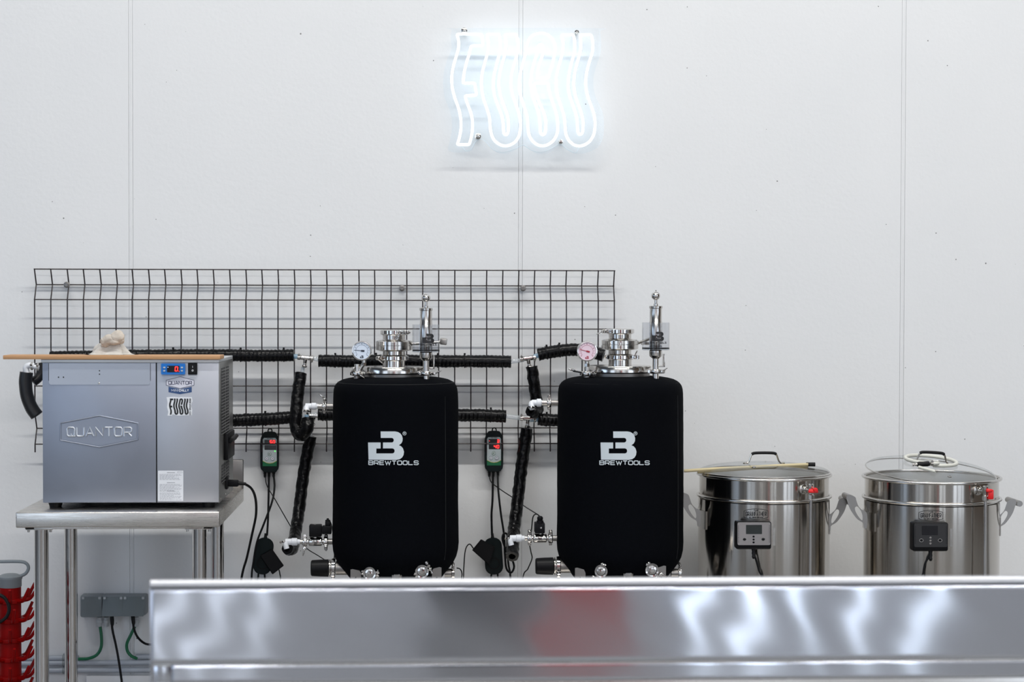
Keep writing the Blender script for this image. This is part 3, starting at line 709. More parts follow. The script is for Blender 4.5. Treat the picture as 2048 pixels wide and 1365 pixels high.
# ------------------------------------------------------------------ hoses
def hose(name, label, pts, r_px, kind='wrap', ties=(), tube_in=None, tube_out=None, seed=0, hollow=0, group=None):
    P = [U(x, y, Y) for x, y, Y in pts]
    t = thing('insulated_hose', label, 'hose', (P[0]+P[-1])/2, group)
    r_ = r_px*sc(P[0].x*0+pts[0][0], pts[0][2])
    C = cr(P, 10)
    L_ = sum((b-a).length for a, b in zip(C, C[1:]))
    n = max(20, int(L_/.0022)); out = []; seg = L_/n; acc = 0; k = 0; out = [C[0]]
    for a, b in zip(C, C[1:]):
        d = (b-a).length
        while acc+d >= seg*(len(out)) and len(out) <= n:
            out.append(a.lerp(b, (seg*len(out)-acc)/d))
        acc += d
    if kind == 'wrap':
        def rf(u, s_, a): return 1+.035*math.sin(a+s_*520)+.05*noise.noise(Vector((s_*90, math.cos(a)*1.5, math.sin(a)*1.5+seed)))+.045*noise.noise(Vector((s_*22, math.cos(a), seed)))
    elif kind == 'foil':
        def rf(u, s_, a):
            c1 = noise.noise(Vector((s_*48, math.cos(a)*1.3+seed, math.sin(a)*1.3)))
            return 1+.10*(1-abs(c1)*4 if abs(c1) < .25 else 0)*math.cos(a+seed)+.10*noise.noise(Vector((s_*70, math.cos(a)*2, math.sin(a)*2+seed)))+.03*math.sin(s_*160+2*math.sin(a))
    else:
        def rf(u, s_, a): return 1+.03*math.sin(s_*1500)+.02*noise.noise(Vector((s_*60, a, seed)))
    obj('insulation_sleeve', tube(NB(), out, r_, 22, rf=rf, hollow=hollow or .55), FOIL if kind != 'rib' else mat('ribbed_hose', (.012, .012, .013), .35), t, angle=75)
    for q in ties:
        i = int(q*(len(out)-1)); T = (out[min(i+1, len(out)-1)]-out[max(i-1, 0)]).normalized()
        g = rev(NB(), out[i]-T*.002, T, [(r_*1.07, 0), (r_*1.09, .0005), (r_*1.09, .0035), (r_*1.07, .004)], 20, cap=False)
        box(g, out[i]+Vector((-.003, -.004, r_*1.0)), out[i]+Vector((.003, .002, r_*1.0+.006)), .001)
        obj('cable_tie', g, PLAST, t)
    for q, m in ((tube_in, TUBEB), (tube_out, TUBEG)):
        if q:
            pts2, rr, mm = q
            obj('inner_tube', tube(NB(), cr([U(*p_) for p_ in pts2], 6), rr*sc(pts2[0][0], pts2[0][2]), 14, hollow=.6), mm or m, t)
    return t
YH = -.066
hose('a', 'black taped hose running from the chiller top to the upper left steel tee', [(100, 715, -.10), (200, 713, -.09), (330, 711, YH-.004), (450, 711, YH), (520, 712, YH), (588, 711, YH)], 12.3, ties=(.96, .78, .5), tube_in=([(575, 712, YH), (600, 714, YH)], 4.8, TUBEB), seed=1)
hose('b', 'black taped hose passing behind the left vessel lid between the two upper tees', [(637, 722, YH), (700, 723, YH), (790, 722, YH), (880, 723, YH), (950, 723, YH), (1022, 724, YH)], 12.5, ties=(.09, .30, .62, .76), tube_in=([(622, 716, YH), (645, 721, YH)], 4.6, TUBEG), tube_out=([(1015, 725, YH), (1048, 720, YH)], 4.4, TUBEG), seed=2)
hose('c', 'crinkled black hose hanging in a hook shape left of the left vessel', [(602, 747, YH), (596, 785, YH-.016), (592, 830, YH-.037), (592, 858, YH-.045), (602, 870, YH-.06), (614, 858, YH-.07), (616, 838, YH-.06)], 12.2, 'foil', tube_in=([(604, 750, YH), (606, 735, YH)], 4, TUBEG), tube_out=([(615, 848, YH-.065), (613, 830, YH-.065)], 4.4, TUBEB), seed=3)
hose('d', 'black taped hose from the chiller side running behind the hook shaped hose', [(455, 842, YH-.02), (480, 841, YH), (530, 839, YH), (575, 836, YH), (598, 834, YH)], 12.8, ties=(.55,), tube_out=([(590, 834, YH), (622, 832, YH)], 4.6, TUBEG), seed=4)
hose('e', 'short then long black taped hose passing behind the left vessel at mid height', [(636, 829, YH), (700, 830, YH), (790, 830, YH), (880, 831, YH), (950, 831, YH), (1012, 833, YH)], 12.8, ties=(.03, .92), tube_in=([(622, 830, YH), (640, 829, YH)], 5, TUBEG), tube_out=([(1008, 832, YH), (1044, 837, YH)], 4.6, TUBEG), seed=5)
hose('f', 'long crinkled black hose dropping from the lower left tee beside the left vessel', [(622, 873, YH), (614, 910, YH), (605, 965, YH-.01), (599, 1015, YH-.03), (592, 1060, YH-.08), (588, 1084, YH-.14), (583, 1100, YH-.19), (574, 1098, YH-.22)], 11.8, 'foil', ties=(), tube_in=([(621, 880, YH), (619, 845, YH)], 4, TUBEG), seed=6)
hose('g', 'long crinkled black hose dropping from the lower tee between the two vessels', [(1054, 857, YH), (1047, 905, YH), (1040, 960, YH-.01), (1033, 1020, YH-.04), (1028, 1060, YH-.08), (1026, 1090, YH-.15), (1024, 1114, YH-.20)], 12.2, 'foil', tube_in=([(1054, 862, YH), (1055, 848, YH)], 4, TUBEG), seed=9)
hose('h', 'crinkled black hose hanging from the upper right tee left of the right vessel', [(1064, 733, YH), (1068, 765, YH), (1073, 800, YH), (1076, 818, YH-.01), (1070, 826, YH-.04), (1062, 822, YH-.06)], 11.5, 'foil', seed=11)
hose('i', 'black taped hose curving behind the pink faced gauge', [(1076, 710, YH), (1100, 705, YH), (1140, 700, YH), (1178, 703, YH), (1209, 712, YH-.01)], 12.6, ties=(.13, .33), tube_in=([(1068, 714, YH), (1082, 709, YH)], 4.8, TUBEB), seed=12)
hose('j', 'short black taped hose stub ending behind the right vessel', [(1076, 839, YH), (1100, 841, YH), (1130, 841, YH), (1165, 841, YH)], 12.4, ties=(.2,), tube_in=([(1060, 840, YH), (1080, 839, YH)], 4.8, TUBEB), seed=13)
YJ = YC0+.18
hose('k', 'ribbed black hose curving down the left side of the chiller', [(53, 745, YJ), (51, 765, YJ), (54, 792, YJ), (63, 816, YJ), (74, 832, YJ)], 13.2, 'rib', seed=14)
hose('l', 'short ribbed black hose tucked between the curved hose and chiller', [(80, 726, YJ+.04), (82, 745, YJ+.04), (76, 757, YJ+.035), (66, 765, YJ+.03)], 9.5, 'rib', seed=15)
# white elbow at the top of the left hose
g = thing('hose_elbow', 'white plastic hose elbow with steel clips at the chiller top left', 'hose fitting', U(62, 745, YJ))
b_ = NB(); tube(b_, cr([U(53, 746, YJ), U(52, 736, YJ), U(58, 731.5, YJ), U(68, 733, YJ)], 6), .0085, 14); tube(b_, [U(62, 733, YJ), U(78, 736, YJ)], .0062, 12)
obj('elbow_body', b_, WHITEP, g)
def band(c, ax, r_, w_=.005, screw=(0, -1, .3), name='hose_clamp', parent=None, m=None):
    b = NB(); ax = Vector(ax).normalized(); c = Vector(c)
    rev(b, c-ax*w_/2, ax, [(r_*.9, 0), (r_*1.06, 0), (r_*1.06, w_), (r_*.9, w_)], 18, cap=False)
    sv = Vector(screw).normalized(); 
    rev(b, c+sv*r_*1.1-ax.cross(sv)*.005, ax.cross(sv), [(.0026, 0), (.0026, .008), (.0036, .008), (.0036, .0115), (0, .0115)], 10)
    return obj(name, b, m or STEEL, parent)
band(U(52, 747, YJ), (0, 0, 1), .0108, .004, (1, -1, 0), parent=g); band(U(64, 733.5, YJ), (1, 0, -.1), .0092, .004, (0, -.6, .8), parent=g); band(U(76, 736, YJ), (1, 0, 0), .0088, .005, (0, -.5, 1), parent=g)

def tee(label, cx, cy, ang, down, Y):
    """steel hose tee: run along ang, branch towards 'down' (pixels)"""
    t = thing('hose_tee', label, 'hose fitting', U(cx, cy, Y))
    s = sc(cx, Y); c = U(cx, cy, Y); ax = Vector((math.cos(ang), 0, math.sin(ang))); dn = Vector((down[0], 0, -down[1])).normalized()
    b = NB(); L1 = 17*s
    prof = [(3.0, -17), (3.6, -16), (3.0, -14), (3.6, -12.5), (3.0, -11), (4.9, -9), (4.9, 9), (3.0, 11), (3.6, 12.5), (3.0, 14), (3.6, 16), (3.0, 17)]
    rev(b, c, ax, [(r_*s, h*s) for r_, h in prof], 16)
    rev(b, c, dn, [(4*s, 0), (4*s, 10*s), (3*s, 12*s), (3.5*s, 14*s), (2.9*s, 15.5*s), (3.5*s, 17.5*s), (2.9*s, 20*s)], 16)
    obj('tee_body', b, POLISH, t)
    band(c-ax*13*s, ax, 5.3*s, 5.5*s, (0, -.3, 1), parent=t); band(c+ax*13*s, ax, 5.2*s, 5.5*s, (0, -1, -.8), parent=t); band(c+dn*17*s, dn, 5.0*s, 4.5*s, (.4, -1, 0), parent=t)
    return t
tee('steel hose tee with clamps at the top left between two taped hoses', 611, 716, -.08, (-.12, 1), YH)
tee('steel hose tee tucked under the white fitting left of the left vessel', 628, 832, .0, (-.2, 1), YH)
tee('steel hose tee at the upper right joining the hose behind the pink gauge', 1056, 717, .12, (.18, 1), YH)
tee('steel hose tee at mid height left of the right vessel', 1056, 837, -.05, (-.08, 1), YH)

# ------------------------------------------------------------------ vessels
def wing(bm, c, length, ax, thick=.35, w_=.55):
    """flat oval lobe"""
    u, v, a = basis(ax); R = Matrix((u, v, a)).transposed()
    q = a.to_track_quat('Z', 'Y').to_matrix()
    ball(bm, c, length/2, (w_, thick, 1), q, 14)
def triclamp(parent, c, ax, r_, w_, bolt=(0, 0, 1), lobe=None, lobe_len=.022, name='clamp'):
    """two-part sanitary clamp: ring, hinge lugs and wing nut"""
    ax = Vector(ax).normalized(); c = Vector(c); bv = Vector(bolt).normalized(); tv = ax.cross(bv).normalized()
    b = NB()
    rev(b, c-ax*w_/2, ax, [(r_*.72, w_*.1), (r_*.95, 0), (r_, w_*.12), (r_, w_*.88), (r_*.95, w_), (r_*.72, w_*.9)], 28, cap=False)
    for sg_ in (-1, 1):
        p = c+bv*(r_*1.12)+tv*sg_*(.0045)
        q = Matrix((tv, ax, bv)).transposed()
        box(b, p-Vector((.0028, w_*.42, r_*.26+.002)), p+Vector((.0028, w_*.42, r_*.26+.002)), .001, 1, rot=q)
    p = c-bv*(r_*1.05); q = Matrix((tv, ax, bv)).transposed()
    for sg_ in (-1, 1):
        box(b, p+tv*sg_*.0035-Vector((.0022, w_*.4, .0042)), p+tv*sg_*.0035+Vector((.0022, w_*.4, .0042)), .001, 1, rot=q)
    rev(b, p-tv*.007, tv, [(.0016, 0), (.0016, .014)], 8)
    rev(b, c+bv*r_*1.2-tv*.012, tv, [(.0022, 0), (.0022, .026), (.0038, .026), (.0038, .030), (0, .030)], 10)
    o = obj(name, b, POLISH, parent)
    if lobe is not None:
        lv = Vector(lobe).normalized(); g = NB()
        base = c+bv*r_*1.2-tv*.013
        rev(g, base+tv*.002, -tv, [(.0045, 0), (.0052, .003), (.004, .008), (0, .009)], 12)
        wing(g, base-tv*.004+lv*lobe_len*.5, lobe_len, lv, .22, .5)
        obj('wing_nut', g, POLISH, o)
    return o
B_OUT = [(765, 428), (765, 540), (685, 540), (685, 632), (985, 632), (1005, 626), (1020, 610), (1026, 585), (1020, 560), (1005, 544), (985, 538), (808, 538), (808, 428), (970, 428), (990, 423), (1005, 408), (1010, 385), (1005, 362), (990, 348), (970, 343), (768, 343), (765, 222), (1030, 222), (1085, 232), (1130, 258), (1162, 300), (1175, 350), (1172, 400), (1150, 445), (1105, 480), (1150, 500), (1182, 540), (1200, 600), (1192, 660), (1165, 708), (1120, 740), (1060, 752), (540, 750), (530, 428)]
def blogo(cx, top, k, f, d0, d1, mt, parent, cut, name='logo_emblem'):
    g = NB(); pts = [(cx+(p[0]-865)*k, top+(p[1]-222)*k) for p in B_OUT]
    plate(g, [pts], f, d0, d1, cut)
    return obj(name, g, mt, parent, smooth=False)
def vessel(dx, dy, label, second):
    YV = -.365; cx = 791.5+dx
    s = sc(cx, YV); ax0 = U(cx, 900, YV)
    v = thing('fermentation_vessel', label, 'brewing vessel', (ax0.x, YV, .36), 'jacketed vessels on the bench')
    X = lambda px: px+dx
    Yd = lambda py: py+dy
    # jacket
    prof = [(20, 752), (58, 753), (84, 755), (97, 757.2), (106, 759.5), (113, 763), (118, 767), (121.5, 772), (123.6, 779), (124.5, 788), (124.8, 800), (125, 850), (125.5, 950), (126, 1050), (126.3, 1085), (125, 1100), (122, 1112), (116, 1124), (107, 1136), (98, 1147), (90, 1158), (78, 1172), (40, 1215), (20, 1230)]
    prof = [(r_, py+dy*.6 if py < 1100 else py) for r_, py in prof]
    g = NB(); s_ = sc(cx, YV)
    P = []
    for (a, b), (c, d) in zip(prof, prof[1:]):
        k = max(1, int(math.hypot(c-a, d-b)/10))
        for i in range(k): P.append((a+(c-a)*i/k, b+(d-b)*i/k))
    P.append(prof[-1])
    rev(g, (ax0.x, YV, 0), (0, 0, 1), [(r_*s_, U(cx, py, YV).z) for r_, py in P], 96)
    for q in g.verts:
        rad = Vector((q.co.x-ax0.x, q.co.y-YV, 0))
        if rad.length > .12:
            q.co += rad.normalized()*(.0013*noise.noise(q.co*9+Vector((dx, 0, 0)))+.0005*noise.noise(q.co*40))
    jk = obj('insulation_jacket', g, NEO, v, 'black neoprene insulation jacket', angle=60)
    # seams: shoulder piping and one upright seam
    zc = U(cx, 766.5, YV).z; rj = 117.2*s_
    g = NB(); tube(g, [(ax0.x+math.cos(a)*rj*.985, YV+math.sin(a)*rj*.985, zc+.002) for a in [2*PI*i/64 for i in range(64)]], .0016, 6, closed=True)
    obj('shoulder_seam', g, PIPING, jk)
    th = math.radians(-38 if not second else -32)
    g = NB(); rr = 126*s_
    tube(g, [(ax0.x+math.cos(th)*rr*k, YV+math.sin(th)*rr*k, U(cx, py, YV).z) for k, py in ((.90, 763), (.955, 772), (.985, 790), (.997, 900), (1.002, 1000), (1.004, 1085), (.98, 1110))], .0014, 6)
    obj('upright_seam', g, PIPING, jk)
    # logo
    f = cylmap(ax0, 125.7*s_)
    lx = 787+dx+(13 if second else 0)
    blogo(lx-12+(0 if second else -3), 863.5+dy*.0, .1074, f, -.001, .0016, PRINTW, jk, 5)
    g = NB(); text(g, 'BREWTOOLS', lx-49.5, 922.5, lx+49.5, 930, 1.75, f, -.001, .0016, gap=.34, sub=3); obj('logo_lettering', g, PRINTW, jk, 'pale printed letters reading BREWTOOLS', smooth=False)
    g = NB(); rx, ry = lx+22, 867.5
    stroke(g, circ(rx, ry, 3.4, 20), .8, f, -.001, .0016, True); text(g, 'R', rx-1.2, ry-1.7, rx+1.2, ry+1.7, .7, f, -.001, .0016); obj('registered_mark', g, PRINTW, jk, smooth=False)
    # lid stack
    c0 = 788+dx+(3 if second else 0)
    def L(name, cxx, Y, pf, m=STEEL, n=40, par=v, label=None):
        return obj(name, lathe(NB(), cxx, Y, [(r_, Yd(py)) for r_, py in pf], n), m, par, label)
    fl = 786+dx+(4 if second else 0)
    L('lid_gasket', fl, YV, [(50, 760), (60, 758), (60, 748), (57, 746)], DULL, 64)
    L('lid_flange', fl, YV, [(55, 748), (62, 747), (63.5, 745.5), (63.5, 735.5), (62, 733.5), (30, 733)], STEEL, 72)
    L('neck_lower', c0, YV, [(23, 735), (23, 722), (26, 720)])
    L('neck_middle', c0, YV, [(26, 712), (22.5, 710), (22.5, 702), (26, 700)])
    vb = L('butterfly_valve_body', c0, YV, [(24, 703), (34, 701), (36.5, 699.5), (36.5, 692), (35.5, 691.5), (35.5, 690.5), (36.5, 690), (36.5, 683.5), (34, 682), (24, 680)], STEEL, 56)
    g = NB(); cc_ = U(c0, Yd(691), YV); R = 33*s_
    for k in range(8):
        a = 2*PI*k/8+.3
        rev(g, (cc_.x+math.cos(a)*R, YV+math.sin(a)*R, Yz(cc_.z, s_)), (0, 0, 1), [(.004, 0), (.004, .026), (0, .0265)], 6)
    obj('valve_bolt', g, STEEL, vb)
    if second:
        p_ = U(1240, 691+dy, YV-37*s_)
        g = rev(NB(), (p_.x, YV-36*s_, p_.z), (0, -1, 0), [(.0058, 0), (.0058, .004), (.003, .0045), (0, .0045)], 6); obj('hexagon_bolt', g, POLISH, vb)
    L('neck_upper', c0, YV, [(25, 681), (22.5, 679), (22.5, 671), (25, 669)])
    L('top_cap', c0+(-0 if not second else 1), YV, [(24, 670), (25, 661.5), (22, 660), (0, 659.5)])
    cc_ = U(c0, Yd(665), YV)
    if second:
        triclamp(v, cc_, (0, 0, 1), 28.5*s_, 9*s_, (-.85, -.5, 0), (-.9, 0, -.45), .020)
    else:
        triclamp(v, cc_, (0, 0, 1), 27*s_, 9*s_, (.7, -.75, 0), (-.55, -.2, -.8), .026)
    cc_ = U(c0, Yd(716.5), YV)
    if second: triclamp(v, cc_, (0, 0, 1), 27*s_, 9*s_, (.92, -.35, 0), (.4, 0, .9), .022)
    else: triclamp(v, cc_, (0, 0, 1), 27*s_, 9*s_, (-.85, -.5, 0), (.7, 0, -.6), .024)
    # valve lever behind the airlock
    g = NB()
    if second:
        tube(g, [U(c0+30, Yd(691), YV), U(c0+62, 679+dy, YV+.03)], .0045, 10); box(g, U(c0+42, 690, YV+.03), U(c0+64, 684, YV+.02), .001)
        obj('valve_lever', g, STEEL, vb)
    else:
        tube(g, [U(c0+32, 689, YV), U(c0+96, 684, YV+.02)], .0045, 10); obj('valve_lever', g, STEEL, vb)
        g = NB(); a = U(c0+92, 690, YV+.01); b = U(c0+106, 677, YV+.01); box(g, (a.x, YV, a.z), (b.x, YV+.02, b.z), .003, rot=Matrix.Rotation(.12, 3, 'Y')); obj('lever_grip', g, CAST, vb)
    # airlock column
    ac = 852+dx+(10.5 if second else 0); YA = YV-.085; dz = -4 if second else 0
    def A(name, pf, m=STEEL, n=36, par=v, label=None):
        return obj(name, lathe(NB(), ac, YA, [(r_, py+dz) for r_, py in pf], n), m, par, label)
    col = A('airlock_column', [(6.3, 764), (6.3, 752), (11.5, 750.5), (11.5, 748), (6.2, 746.5), (6.2, 722), (12.2, 717), (12.8, 715), (12.8, 706), (11.5, 704.5), (12.6, 703), (12.6, 648), (12.0, 647), (11.9, 622), (13.2, 621), (13.4, 617), (12.2, 616), (4.5, 615.5), (4.3, 612), (3.0, 611), (2.8, 603)])
    b = U(ac, 596+dz, YA); obj('ball_knob', ball(NB(), b, 8.8*s_*.985, n=28), POLISH, v)
    cup = A('clear_cup', [(12.8, 702), (27.2, 702), (27.2, 649.5), (26.4, 649.5), (26.4, 699.5), (12.8, 699.5)], CLEAR, 48, label='clear plastic measuring cup around the column')
    A('cup_base_ring', [(12.7, 705), (26.5, 704.5), (27.5, 703.5), (27.5, 702.2), (12.7, 702.0)], glass('clear_base', (.8, .83, .86), .12), 48, cup)
    A('black_seal', [(24, 702.0), (27.0, 702.0), (27.3, 701.3), (27.0, 699.6), (24, 699.6)], RUBBER, 48, cup)
    fc = cylmap(U(ac, 680, YA), 27.3*s_*.985)
    blogo(ac+4.5, 668+dz, .0355, fc, .0, .0006, PRINTB, cup, 2, 'cup_emblem')
    g = NB(); text(g, 'BREWTOOLS', ac-11, 688.3+dz, ac+21, 691.5+dz, .9, fc, 0, .0005, gap=.3, sub=2); obj('cup_lettering', g, PRINTB, cup, smooth=False)
    cc_ = U(ac, 747.5+dz, YA)
    if second: triclamp(v, cc_, (0, 0, 1), 11.8*s_, 8*s_, (.95, -.3, 0), (.75, 0, .5), .020)
    else: triclamp(v, cc_, (0, 0, 1), 12*s_, 8*s_, (.97, .25, 0), (.85, 0, .4), .022)
    # small bracket behind the column
    g = NB(); a = U(ac+14, 738+dz, YV-.03); b = U(ac+17, 712+dz, YV-.03); box(g, (a.x, YV-.05, a.z), (b.x, YV-.02, b.z), .0008)
    a = U(ac-6, 738+dz, YV-.03); b = U(ac+17, 735+dz, YV-.03); box(g, (a.x, YV-.05, a.z), (b.x, YV-.02, b.z), .0008); obj('lid_handle', g, STEEL, v)
    # gauge
    gx, gy, gr = (1174, 703, 20.3) if second else (723.5, 702, 19.6)
    YG = YV-.055; sx = 1174 if second else 714
    c = U(gx, gy, YG); sg_ = sc(gx, YG)
    g = rev(NB(), (c.x, YG+.014, c.z), (0, -1, 0), [(gr*sg_*.92, 0), (gr*sg_, .003), (gr*sg_, .024), (gr*sg_*.97, .028), (gr*sg_*.90, .0285), (gr*sg_*.88, .025), (0, .025)], 48)
    ga = obj('pressure_gauge', g, POLISH, v, 'round pressure gauge with chrome rim')
    fg = flat(YG-.0115)
    g = NB(); plate(g, [circ(gx, gy, gr*.885, 40)], fg, 0, .0006); obj('gauge_face', g, GAUGE_P if second else GAUGE_W, ga, 'pale pink dial' if second else 'pale blue-white dial', smooth=False)
    g = NB()
    arc_ = [(gx+gr*.60*math.cos(a), gy+gr*.60*math.sin(a)) for a in [PI*.78+PI*1.44*i/28 for i in range(29)]]
    stroke(g, arc_, .6, fg, .0006, .0009)
    for i in range(13):
        a = PI*.78+PI*1.44*i/12; r1 = .70 if i % 3 else .66
        stroke(g, [(gx+gr*r1*math.cos(a), gy+gr*r1*math.sin(a)), (gx+gr*.78*math.cos(a), gy+gr*.78*math.sin(a))], .7 if i % 3 else 1.1, fg, .0006, .0009)
    obj('dial_scale', g, mat('dial_red', (.30, .05, .09), .4) if second else mat('dial_grey', (.10, .14, .22), .4), ga, smooth=False)
    g = NB(); na = math.radians(195 if second else 186)
    tip = (gx+gr*.74*math.cos(na), gy+gr*.74*math.sin(na)*(1)); tail = (gx-gr*.28*math.cos(na), gy-gr*.28*math.sin(na))
    stroke(g, [tip, (gx, gy)], 1.0, fg, .001, .0014); stroke(g, [(gx, gy), tail], 3.4, fg, .001, .0014); plate(g, [circ(gx, gy, 1.7, 12)], fg, .001, .0022)
    nm = mat('needle_red', (.35, .01, .03), .4) if second else mat('needle_dark', (.02, .03, .05), .4)
    obj('gauge_needle', g, nm, ga, smooth=False)
    g = NB(); pts = [(gx+(p[0]-865)*.0105, gy+gr*.48+(p[1]-222)*.0105) for p in B_OUT]; plate(g, [pts], fg, .0006, .0010); obj('dial_emblem', g, nm, ga, smooth=False)
    g = NB(); tube(g, cr([U(gx+(0 if second else 4), gy+gr-2, YG), U(gx+(0 if second else 4), gy+gr+6, YG), U(sx+(0 if second else 8), 736, YG), U(sx+(0 if second else 4), 744, YG)], 5), 4.2*s_, 14)
    tube(g, [U(sx, 729 if not second else 735, YG), U(sx, 748, YG)], 5.4*s_, 14)
    rev(g, U(gx+(0 if second else 4), gy+gr+4, YG), (0, 0, -1), [(4.2*s_, 0), (5.6*s_, .001), (5.6*s_, .009), (4.2*s_, .010)], 6)
    obj('gauge_stem', g, STEEL, v)
    obj('lid_port', lathe(NB(), sx, YG, [(6.2, 764), (6.2, 752), (9, 751), (9, 747)], 24), CAST, v)
    cc_ = U(sx, 748, YG)
    triclamp(v, cc_, (0, 0, 1), 11.5*s_, 8*s_, (.8, -.6, 0), (.75, 0, -.55 if not second else .6), .022)
    g = NB(); wing(g, U(sx-8 if not second else 1144, 740, YG-.01), .022, (1, 0, -.2) if second else (.5, 0, .9), .3, .5); tube(g, [U(sx-8 if not second else 1146, 742, YG-.01), U(sx, 747, YG)], .003, 8); obj('wing_nut', g, POLISH, v)
    # left middle port
    py = 813+(dy*1.5 if not second else -7); lx_ = cx-125
    a = U(lx_+6, py, YV); g = NB()
    def xr_(p): return U(p+dx, py, YV)
    def H(name, segs, m, par=v):
        g = NB(); rev(g, (0, YV, a.z), (1, 0, 0), [(r_*s_, xr_(p).x) for p, r_ in segs], 22); return obj(name, g, m, par)
    H('side_port', [(653, 5.8), (675, 5.8)], CAST)
    H('port_stub', [(635, 5.6), (645, 5.6), (647, 9), (649, 9)], STEEL)
    triclamp(v, (xr_(649).x, YV, a.z), (1, 0, 0), 10.5*s_, 7.5*s_, (0, -.1, 1), (-.6, 0, .55) if not second else None, .024)
    H('white_coupling', [(611, 5.8), (623, 6.0), (624, 7), (632, 7), (633, 5), (636, 5)] if not second else [(615, 5.8), (624, 6.0), (625, 8), (633, 8), (634, 5), (637, 5)], WHITEP)
    g = NB(); e0 = U(614+dx, py, YV); tube(g, cr([e0+Vector((.004, 0, 0)), e0+Vector((-.001, -.006, -.004)), e0+Vector((-.001, -.012, -.013)) if not second else e0+Vector((.002, -.012, -.018))], 5), 5.6*s_, 14); obj('white_elbow', g, WHITEP, v)
    band(e0+Vector((-.001, -.012, -.013)), (0, -.3, -1), 6*s_, .004, (1, -1, 0), parent=v)
    # lower side valve
    py = 1084-(7 if second else 0); dxx = dx
    a = U(lx_, py, YV)
    H2 = lambda name, segs, m: obj(name, rev(NB(), (0, YV, a.z), (1, 0, 0), [(r_*s_, U(p+dxx, py, YV).x) for p, r_ in segs], 24), m, v)
    H2('lower_port', [(655, 5.8), (680, 5.8)], CAST)
    H2('solenoid_valve_body', [(614, 5), (617, 5), (618, 8.5), (620, 9.3), (642, 9.3), (644, 8.5), (645, 5), (650, 5)], POLISH)
    H2('valve_spigot', [(596, 5), (607, 5), (608, 8)], STEEL)
    H2('white_coupling', [(571, 6.2), (583, 6.4), (584, 7.6), (594, 7.6), (595, 5.2), (600, 5)], WHITEP)
    triclamp(v, (U(610+dxx, py, YV).x, YV, a.z), (1, 0, 0), 11*s_, 8*s_, (0, -.2, -1) if not second else (0, -.2, 1), (-.2, 0, -1) if not second else None, .024)
    triclamp(v, (U(652+dxx, py, YV).x, YV, a.z), (1, 0, 0), 11*s_, 8*s_, (0, -.5, -.9) if not second else (0, -.3, 1), (-.8, 0, .5) if not second else None, .018)
    g = NB(); e0 = U(573+dx, py, YV); tube(g, cr([e0+Vector((.004, 0, 0)), e0+Vector((-.002, -.004, -.006)), e0+Vector((.001, -.006, -.020))], 5), 5.4*s_, 14); obj('white_elbow', g, WHITEP, v)
    band(e0+Vector((-.008, -.004, 0)), (0, -.3, -1), 4*s_, .004, (-1, -1, 0), parent=v)
    g = NB(); fl_ = flat(YV-9.3*s_)
    stroke(g, [(628+dx, py-4), (628+dx, py+1), (634+dx, py+1), (634+dx, py-4)], 1.3, fl_, -.0005, .0006); stroke(g, [(628+dx, py+4), (635+dx, py+4)], 1.3, fl_, -.001, .0006); obj('valve_mark', g, PRINTB, v, smooth=False)
    g = NB()
    if not second:
        pbox(g, 618, 1051, 643, 1075, YV-.017, YV+.017, .003); co = obj('solenoid_coil', g, PLAST, v)
        g = NB(); pbox(g, 644, 1053, 662.5, 1069.5, YV-.013, YV+.013, .002); pbox(g, 650, 1043, 661, 1054, YV-.008, YV+.008, .003); rev(g, U(655.5, 1043.5, YV), (0, 0, 1), [(.0075, 0), (.0075, .004), (.004, .005), (.003, .009)], 10); obj('cable_connector', g, PLAST, co)
        g = NB(); pp = U(630, 1050, YV); rev(g, pp, (0, 0, 1), [(.007, 0), (.007, .002), (0, .0028)], 14); obj('coil_nut', g, STEEL, co)
        g = NB(); pp = U(631, 1078, YV); rev(g, pp, (0, 0, 1), [(.008, 0), (.008, .006)], 14); obj('coil_neck', g, STEEL, co)
    else:
        pbox(g, 1069.5, 1047, 1090, 1068, YV-.026, YV+.015, .003); co = obj('solenoid_coil', g, PLAST, v)
        g = NB(); rev(g, U(1080, 1048, YV-.018), (0, 0, 1), [(.010, 0), (.010, .009), (.007, .010), (.0085, .012), (.0085, .018), (.006, .021), (.003, .022)], 12); obj('cable_connector', g, PLAST, co)
        g = NB(); pp = U(1082, 1056.5, YV-.026); rev(g, pp, (0, -1, 0), [(.0026, 0), (.0026, .001), (0, .0014)], 10); obj('coil_screw', g, POLISH, co)
        g = NB(); pp = U(1081, 1071, YV); rev(g, pp, (0, 0, 1), [(.007, 0), (.007, .008)], 14); obj('coil_neck', g, STEEL, co)
    # black capped dump port
    py = 1140-(4 if second else 0); a = U(lx_, py, YV-.05); YP = YV-.02
    H3 = lambda name, segs, m: obj(name, rev(NB(), (0, YP, a.z), (1, 0, 0), [(r_*s_, U(p+dx, py, YP).x) for p, r_ in segs], 32), m, v)
    H3('black_end_cap', [(622, 0), (622, 14), (624, 16), (640, 17), (657, 17.5), (657, 0)], PLAST)
    H3('dump_port', [(672, 14), (720, 14)], CAST)
    H3('port_ferrule', [(658, 14), (659, 18), (661, 18), (662, 14), (668, 14)], STEEL)
    triclamp(v, (U(667+dx, py, YP).x, YP, a.z), (1, 0, 0), 19.5*s_, 8*s_, (0, -.9, -.6), None)
    # foot brackets, front tri-clamp ports, bottom cap
    YF = YV-.158
